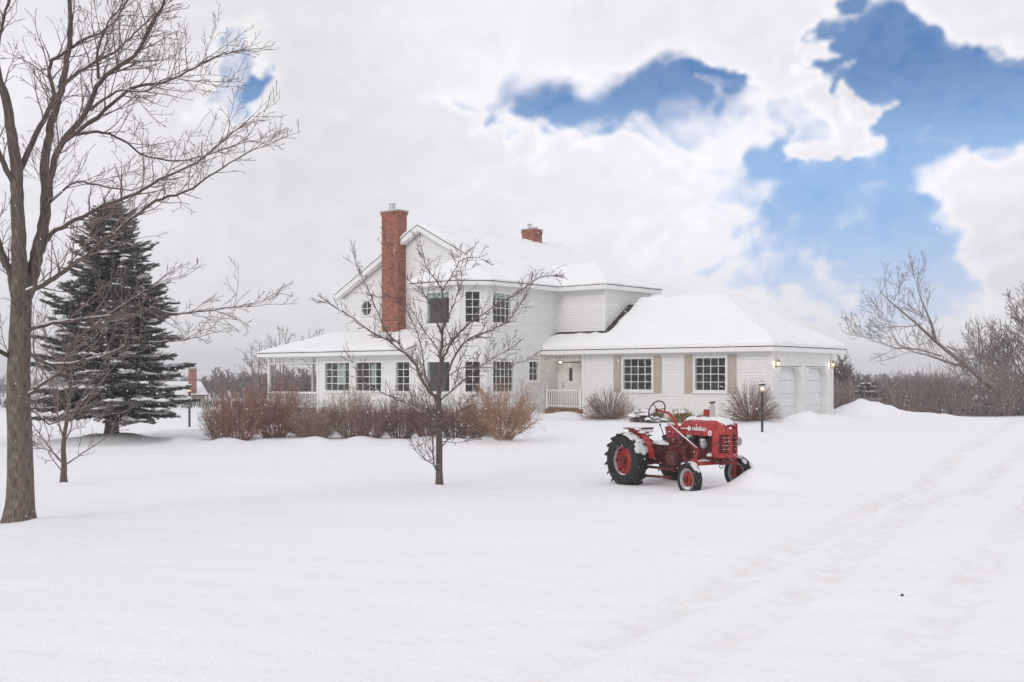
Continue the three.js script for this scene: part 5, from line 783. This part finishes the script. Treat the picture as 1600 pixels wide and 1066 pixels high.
for (const [x, d, w, h, tone, label] of [
  [-8.72, 33.4, 1.2, 1.4, 'tan', 'tan leafless shrub at the end of the row beside the lamp post'], [-8.05, 33.0, 1.7, 1.8, 'rust', 'rust brown leafless shrub, second from the lamp post end of the row'], [-7.25, 34.2, 2.1, 1.9, 'rust', 'tall rust red leafless shrub before the veranda corner post'],
  [-6.3, 34.6, 1.5, 1.0, 'rust', 'rust red leafless shrub before the veranda railing'], [-5.75, 33.0, 1.55, 1.3, 'olive', 'olive brown leafless shrub before the first sunroom window'], [-4.85, 33.7, 1.6, 1.55, 'tan', 'tan leafless shrub before the second sunroom window'],
  [-4.1, 32.7, 1.35, 1.25, 'plum', 'plum brown leafless shrub between tan shrub and small tree'], [-3.3, 33.2, 1.6, 1.55, 'plum', 'plum brown leafless shrub before the narrow sunroom window'], [-2.5, 32.8, 1.4, 1.3, 'plum', 'dark plum leafless shrub partly behind the small tree trunk'],
  [-1.7, 33.6, 1.6, 1.5, 'brown', 'brown leafless shrub right behind the small tree'], [-1.0, 33.0, 1.2, 1.1, 'olive', 'olive leafless shrub before the narrow corner window'], [-0.3, 32.5, 2.3, 1.6, 'amber', 'wide amber leafless shrub at the entry end of the row']]) shrub('vase', Math.round(x * 7 + 90), tone, x, d, w, h, label, ROW);
shrub('dome', 1, 'brown', 3.75, 43.4, 1.95, 1.25, 'round brown leafless shrub beside the entry porch', 'round shrubs by the garage wall', 'round_shrub');
shrub('dome', 2, 'brown', 8.55, 40.0, 1.95, 1.45, 'round brown leafless shrub behind the lamp post at the garage corner', 'round shrubs by the garage wall', 'round_shrub');
// a low clipped hedge runs behind the shrubs
{
  const hd = at('clipped_hedge', 'low clipped brown hedge running along behind the shrub row', 'hedge', -4.2, 37.4, 0.05), r = rngOf(91), G = new Geo(), L = 9.6;
  for (let k = 0; k < 3400; k++) { const x = (r() - 0.5) * L, z = (r() - 0.5) * 0.75, y = 0.1 + r() * 0.42; const t = 0.7 + 0.6 * r(), w = smooth(-4, 3, x + 2 * noise(x * 0.7, 2)); G.col = [lerp(0.24, 0.34, w) * t, lerp(0.15, 0.19, w) * t, lerp(0.105, 0.11, w) * t]; const p = V(x, y, z), d = rv(r).setY(0.5 + r()).normalize(), q = p.clone().addScaledVector(d, 0.14 + 0.12 * r()); q.y = Math.min(q.y, 0.66 + 0.04 * noise(x * 2, 3)); G.tube([p, p.clone().lerp(q, 0.5).addScaledVector(rv(r), 0.02), q], [0.006, 0.005, 0.003], 3, false); }
  for (let k = 0; k < 60; k++) { const x = (r() - 0.5) * L, z = (r() - 0.5) * 0.4; G.col = [0.14, 0.09, 0.065]; G.tube([V(x, -0.15, z), V(x + 0.05 * (r() - 0.5), 0.35, z)], [0.016, 0.01], 4, false); }
  part('stems', G.build(), new THREE.MeshStandardMaterial({ vertexColors: true, roughness: 0.9 }), hd);
}
// golden evergreen tufts and a snow-laden shrub before the garage
function tuft(name, label, x, d, w, h, col, seed, snowy) {
  const s = at(name, label, 'shrub', x, d, 0.05), r = rngOf(seed), G = new Geo(), S = new Geo();
  for (let k = 0; k < 420; k++) { const az = r() * 6.283, e = Math.acos(1 - r() * 0.9), d2 = V(Math.cos(az) * Math.sin(e), Math.cos(e), Math.sin(az) * Math.sin(e)), p = d2.clone().multiply(V(w / 2, h, w / 2)).multiplyScalar(0.25 + 0.55 * r()), q = p.clone().addScaledVector(d2.add(V(0, 0.5, 0)).normalize(), 0.12 + 0.14 * r()), t = 0.6 + 0.8 * r(); G.col = col.map((c) => c * t); G.tube([p, p.clone().lerp(q, 0.55), q], [0.006, 0.014, 0.003], 3, false); }
  for (let k = 0; k < snowy; k++) { const az = r() * 6.283, e = Math.acos(1 - r() * 0.8), R2 = 0.75 + 0.25 * r(); lump(S, Math.cos(az) * Math.sin(e) * w / 2 * R2, Math.cos(e) * h * R2 * 0.95, Math.sin(az) * Math.sin(e) * w / 2 * R2, 0.12 + 0.1 * r(), 0.08, 0.12 + 0.1 * r(), k); }
  part('foliage', G.build(), new THREE.MeshStandardMaterial({ vertexColors: true, roughness: 0.8 }), s); part('snow_clumps', S.build(), MAT.snow, s).userData.kind = 'stuff';
}
tuft('golden_shrub', 'golden yellow evergreen shrub behind the tractor bonnet', 6.3, 41.5, 1.1, 0.62, [0.32, 0.235, 0.06], 5, 5);
tuft('golden_shrub', 'small golden evergreen shrub behind the tractor steering wheel', 5.45, 41.9, 0.8, 0.45, [0.27, 0.2, 0.06], 6, 5);
tuft('golden_shrub', 'little golden shrub beside the tractor exhaust stack', 7.1, 41.0, 0.6, 0.42, [0.3, 0.225, 0.07], 9, 4);
tuft('snowy_shrub', 'low shrub almost buried in snow behind the tractor seat', 4.85, 41.6, 1.1, 0.5, [0.16, 0.11, 0.07], 7, 26);
// ---------------------------------------------------------------- lamp posts
function lampPost(x, d, H, label) {
  const l = at('lamp_post', label, 'lamp post', x, d, 0.2, 0.3, 'lamp posts along the drive'), y = H + 0.2, P = new Geo(); P.add(new THREE.CylinderGeometry(0.038, 0.042, y - 0.3, 14), TRS(0, (y - 0.3) / 2, 0)); P.add(new THREE.CylinderGeometry(0.055, 0.04, 0.05, 14), TRS(0, y - 0.32, 0)); part('post', P.build(), MAT.black, l);
  const C = new Geo(), hy = y - 0.29; C.add(new THREE.CylinderGeometry(0.06, 0.05, 0.025, 6), TRS(0, hy, 0)); for (let k = 0; k < 6; k++) { const a = k * Math.PI / 3; C.tube([V(Math.cos(a) * 0.06, hy, Math.sin(a) * 0.06), V(Math.cos(a) * 0.1, hy + 0.2, Math.sin(a) * 0.1)], [0.006, 0.006], 4); } part('lantern_cage', C.build(), MAT.brass, l);
  part('lantern_glass', new THREE.CylinderGeometry(0.096, 0.057, 0.19, 6, 1, true).translate(0, hy + 0.105, 0), MAT.lampGlass, l);
  const T = new Geo(); T.add(new THREE.CylinderGeometry(0.035, 0.145, 0.1, 6), TRS(0, hy + 0.25, 0)); T.add(new THREE.CylinderGeometry(0.012, 0.02, 0.07, 8), TRS(0, hy + 0.33, 0)); part('lantern_roof', T.build(), MAT.black, l);
  const S = new Geo(); lump(S, 0, hy + 0.27, 0, 0.09, 0.045, 0.09, x); part('lantern_snow', S.build(), MAT.snow, l);
  glow(l, 0, hy + 0.1, 0, 0.045, 0.3);
}
lampPost(8.18, 36.6, 1.6, 'black lamp post with lit lantern before the garage shrub');
lampPost(-12.1, 42, 1.6, 'black lamp post with lit lantern at the far end of the shrub row');
// dark clod on the drive, and a thin marker stake by the maple
part('snow_clod', new THREE.DodecahedronGeometry(0.016, 0).translate(3.45, groundAt(3.45, 9.9) + 0.01, -9.9), std(rgb(0.05, 0.045, 0.04), 0.9), scene).userData = { label: 'small dark clod lying on the snowy drive', category: 'clod' };

// ---------------------------------------------------------------- beyond the yard
// bare trees seen behind: one shape of each kind, copied
function bareTree(name, label, seed, H, x, d, o = {}, group) {
  const t = at(name, label, 'tree', x, d, 0.1, seed, group), r = rngOf(seed), G = new Geo(), W = new Geo(), stems = o.stems ?? 1;
  for (let s = 0; s < stems; s++) {
    const lean = rv(r).multiplyScalar(stems > 1 ? 0.3 : 0.08).setY(1).normalize(), pts = [V(0, 0, 0)], q = V(rv(r).x * 0.15 * (stems - 1), 0, rv(r).z * 0.15 * (stems - 1)); pts[0].copy(q); const N = 8, d2 = lean.clone(); for (let k = 0; k < N; k++) { d2.addScaledVector(rv(r), 0.07); d2.y += 0.06; d2.normalize(); q.addScaledVector(d2, H * (0.8 + 0.2 * r()) / N); pts.push(q.clone()); }
    const rad = pts.map((_, k) => H * 0.018 * (1 - 0.9 * k / N) / Math.sqrt(stems) + 0.006); G.tube(pts, rad, 7);
    const n = Math.round(o.limbs ?? 22); for (let k = 0; k < n; k++) { const f = lerp(o.from ?? 0.22, 1, (k + r()) / n), i = Math.min(N - 1, Math.floor(f * N)), p = pts[i].clone().lerp(pts[i + 1], f * N - i), az = r() * 6.283, dd = V(Math.cos(az), 0.75 + 0.5 * r(), Math.sin(az)).normalize(); shoot(W, p, dd, H * 0.42 * (1.15 - f) * (0.6 + 0.6 * r()) + 0.3, rad[i] * 0.5, 0, r, { levels: 2, side: [3.6 / (H * 0.14), 4.4 / (H * 0.1)].map((q) => q * (o.twigs ?? 1)), ratio: 0.46, wander: 0.13, tip: o.tip ?? 0.012, seg: H * 0.07, lift: 0.06, up: 0.25 }); }
  }
  part('trunk', G.build(), MAT.branch, t); part('branches', W.build(), MAT.twig, t); return t;
}
function copy(o, x, d, turn, s, label) { const c = o.clone(); c.name = numbered(o.name.replace(/_\d+$/, '')); c.position.set(x, groundAt(x, d) - 0.1, -d); c.rotation.y = turn; c.scale.setScalar(s); c.userData = { ...o.userData, label }; scene.add(c); return c; }
const BACK = 'bare trees behind the veranda', bt = bareTree('bare_tree', 'bare tree seen over the left end of the veranda roof', 5, 6.2, -17.2, 84, { stems: 3, tip: 0.012, limbs: 9, twigs: 0.5 }, BACK);
copy(bt, -14.4, 82, 2.1, 0.95, 'bare tree seen over the middle of the veranda roof'); copy(bt, -20.0, 88, 4.0, 0.85, 'bare tree standing just left of the veranda roof');

// right-hand edge: trees rising out of the thicket
const RT = 'bare trees in the thicket', rt = bareTree('thicket_tree', 'many-stemmed bare tree rising from the thicket at its right end', 8, 7.6, 28.6, 62, { stems: 5, tip: 0.012, limbs: 15, from: 0.15 }, RT);
copy(rt, 29.6, 70, 1.9, 0.8, 'bare tree half hidden behind the many-stemmed tree'); copy(rt, 30.8, 60, 4.1, 1.05, 'tall bare tree at the outer end of the thicket'); copy(rt, 23.6, 90, 3.3, 0.5, 'small bare tree behind the thicket under the leaning tree');
const st = bareTree('bushy_tree', 'bushy bare tree right behind the garage corner', 12, 3.4, 19.3, 66, { stems: 4, tip: 0.011, limbs: 14, from: 0.1 }, RT); copy(st, 21.0, 72, 2.5, 0.9, 'bushy bare tree second from the garage corner');
{ const c = at('small_fir', 'small snowy fir behind the garage corner', 'tree', 19.4, 61, 0.05); spruce(c, 1.9, 0.8, 17, 6); }
// the thicket itself: a mass of stems nobody could count
function brushClump(seed, n, H, tip) { const r = rngOf(seed), G = new Geo(); for (let k = 0; k < n; k++) { const p = V((r() - 0.5) * 2.2, -0.1, (r() - 0.5) * 1.6), d = V((r() - 0.5) * 0.9, 1, (r() - 0.5) * 0.9).normalize(); shoot(G, p, d, H * (0.5 + 0.6 * r()), 0.014, 1, r, { levels: 2, side: [0, 5], ratio: 0.4, wander: 0.2, tip, seg: 0.3, lift: 0.04, angle: 0.9 }); } return G.build(); }
function scatter(name, label, category, geo, mat, spots) { const m = new THREE.InstancedMesh(geo, mat, spots.length), c = new THREE.Color(); m.name = name; spots.forEach(([x, d, s, t, tone], k) => { m.setMatrixAt(k, TRS(x, groundAt(x, d, false), -d, 0, t, 0, s[0], s[1], s[0])); m.setColorAt(k, c.setRGB(tone, tone * 0.97, tone * 0.97)); }); m.castShadow = m.receiveShadow = true; m.userData = { kind: 'stuff', label, category }; scene.add(m); return m; }
{
  const r = rngOf(61), spots = []; for (let k = 0; k < 250; k++) { const x = 16.5 + r() * 22, d = 57 + r() * 9 + (x < 19 ? 3 : 0); spots.push([x, d, [0.8 + 0.4 * r(), (0.5 + 0.95 * r() * r() + 0.2 * noise(x * 0.6, 3)) * lerp(1, 1.35, smooth(19, 27, x))], r() * 6.28, 0.85 + 0.4 * r()]); }
  scatter('thicket', 'dense brown thicket of bare brush along the edge of the yard', 'thicket', brushClump(3, 46, 1.55, 0.0085), std(rgb(0.29, 0.235, 0.22), 0.95), spots);
  const far = []; for (let k = 0; k < 260; k++) { const x = lerp(-190, 190, r()), d = 190 + r() * 150; far.push([x, d, [1.3 + r(), 0.75 + 0.5 * r()], r() * 6.28, 0.9 + 0.4 * r()]); }
  const fg = (() => { const rr = rngOf(5), G = new Geo(); for (let s = 0; s < 9; s++) { const p = V((rr() - 0.5) * 4, 0, (rr() - 0.5) * 4), H = 2.2 + 1.8 * rr(); G.tube([p, p.clone().add(V(0, H * 0.5, 0)), p.clone().add(V(rr() - 0.5, H, rr() - 0.5))], [0.07, 0.05, 0.03], 4, false); for (let k = 0; k < 26; k++) { const f = 0.25 + 0.75 * rr(); shoot(G, p.clone().add(V(0, H * f, 0)), V(rr() - 0.5, 0.5 + 0.5 * rr(), rr() - 0.5).normalize(), 0.9 * (1.3 - f) + 0.2, 0.03, 1, rr, { levels: 2, side: [0, 5], ratio: 0.5, wander: 0.15, tip: 0.022, seg: 0.35, lift: 0.05 }); } } return G.build(); })();
  scatter('far_woodland', 'distant bare woodland fading into the falling snow', 'woodland', fg, std(rgb(0.22, 0.185, 0.185), 0.95), far);
  const mid = []; for (let k = 0; k < 34; k++) { const x = lerp(-38, -14, r()), d = 108 + r() * 30; mid.push([x, d, [0.8 + 0.4 * r(), 0.5 + 0.3 * r()], r() * 6.28, 1]); } scatter('tree_belt', 'belt of bare young trees beyond the neighbouring house', 'woodland', fg, std(rgb(0.22, 0.18, 0.175), 0.95), mid);
}
// the neighbour's house behind the spruce
{
  const n = thing('neighbour_house', 'tan neighbouring house with snowy roof and red brick chimney', 'house', -26.2, -1.1, -90, 0.55); n.scale.setScalar(0.62);
  part('wall', boxGeo(-5.5, 1.6, 0, 2.2, -3, 3), std(rgb(0.42, 0.35, 0.27), 0.8), n);
  part('gable', new Geo().prism([V(1.6, 2.2, -3), V(1.6, 2.2, 3), V(1.6, 3.6, 0)], V(-0.2, 0, 0)).build(), std(rgb(0.42, 0.34, 0.24), 0.8), n);
  for (const s of [-1, 1]) { part('roof', new Geo().prism([V(-5.8, 2.1, s * 3.3), V(1.9, 2.1, s * 3.3), V(1.9, 3.68, 0), V(-5.8, 3.68, 0)], V(0, 0.12, 0)).build(), MAT.shingle, n); part('roof_snow', new Geo().prism([V(-5.8, 2.23, s * 3.3), V(1.9, 2.23, s * 3.3), V(1.9, 3.81, 0), V(-5.8, 3.81, 0)], V(0, 0.13, 0)).build(), MAT.snow, n); }
  const c = new Geo(), r = rngOf(3); for (let y = 2.5; y < 5.5; y += 0.12) { const t = 0.8 + 0.3 * r(); c.col = [0.3 * t, 0.1 * t, 0.07 * t]; c.box(-0.42, 0.42, y, y + 0.108, 2.6, 3.4); } c.col = [0.3, 0.27, 0.24]; c.box(-0.47, 0.47, 5.5, 5.62, 2.55, 3.45); part('chimney', c.build(), MAT.brick, n);
  part('window', boxGeo(1.605, 1.63, 0.9, 1.8, -0.5, 0.5), MAT.black, n);
}
// two far trunks and a hedge line under the spruce boughs
for (const [x, d, label] of [[-19.4, 58, 'thin dark trunk seen under the spruce boughs, nearer its trunk'], [-18.6, 58, 'thin dark trunk seen under the spruce boughs, nearer the lamp post']]) { const t = at('slim_tree', label, 'tree', x, d, 0.1, 0, 'trunks beyond the spruce'), G = new Geo(), W = new Geo(), r = rngOf(Math.round(d + x * 3 + 200)); G.tube([V(0, 0, 0), V(0.03, 1.5, 0), V(0, 3.4, 0.1)], [0.14, 0.11, 0.04], 8); for (let k = 0; k < 26; k++) shoot(W, V(0, 1.0 + 2.3 * r(), 0), rv(r).setY(0.6).normalize(), 0.7 + 0.6 * r(), 0.025, 0, r, { levels: 1, side: [5], ratio: 0.5, wander: 0.15, tip: 0.01, seg: 0.2 }); part('trunk', G.build(), MAT.branch, t); part('branches', W.build(), MAT.twig, t); }
{
  const h = at('far_hedge', 'low dark hedge across the lawn beyond the spruce', 'hedge', -24, 66, 0), r = rngOf(15), G = new Geo(); for (let k = 0; k < 2600; k++) { const p = V((r() - 0.5) * 26, 0.05 + 0.3 * r(), (r() - 0.5) * 1.2), q = p.clone().add(V((r() - 0.5) * 0.3, 0.2 + 0.35 * r(), (r() - 0.5) * 0.3)); G.tube([p, q], [0.014, 0.008], 3, false); } part('stems', G.build(), std(rgb(0.1, 0.085, 0.075), 0.95), h);
}
// snow in the air
{
  const r = rngOf(123), n = 24000, g = new THREE.IcosahedronGeometry(1, 0), m = new THREE.InstancedMesh(g, std(rgb(0.92, 0.92, 0.93), 0.9), n), M = new THREE.Matrix4(); m.name = 'falling_snow';
  let k = 0; while (k < n) { const d = 12 + 32 * r(), x = -22 + 48 * r(), y = -0.4 + 4.2 * r(); if (y < groundAt(x, d, false) + 0.1) continue; const s = 0.0032 + 0.006 * r() * r(); m.setMatrixAt(k++, M.compose(V(x, y, -d), new THREE.Quaternion(), V(s, s * 1.5, s))); }
  m.userData = { kind: 'stuff', label: 'fine snowflakes falling through the air over the yard', category: 'snowfall' }; scene.add(m);
}
scene.fog = new THREE.FogExp2(new THREE.Color(0.86, 0.86, 0.88), 0.0017);
scene.traverse((o) => { if (o.isMesh) { o.castShadow = true; o.receiveShadow = true; } });
renderer.render(scene, camera);
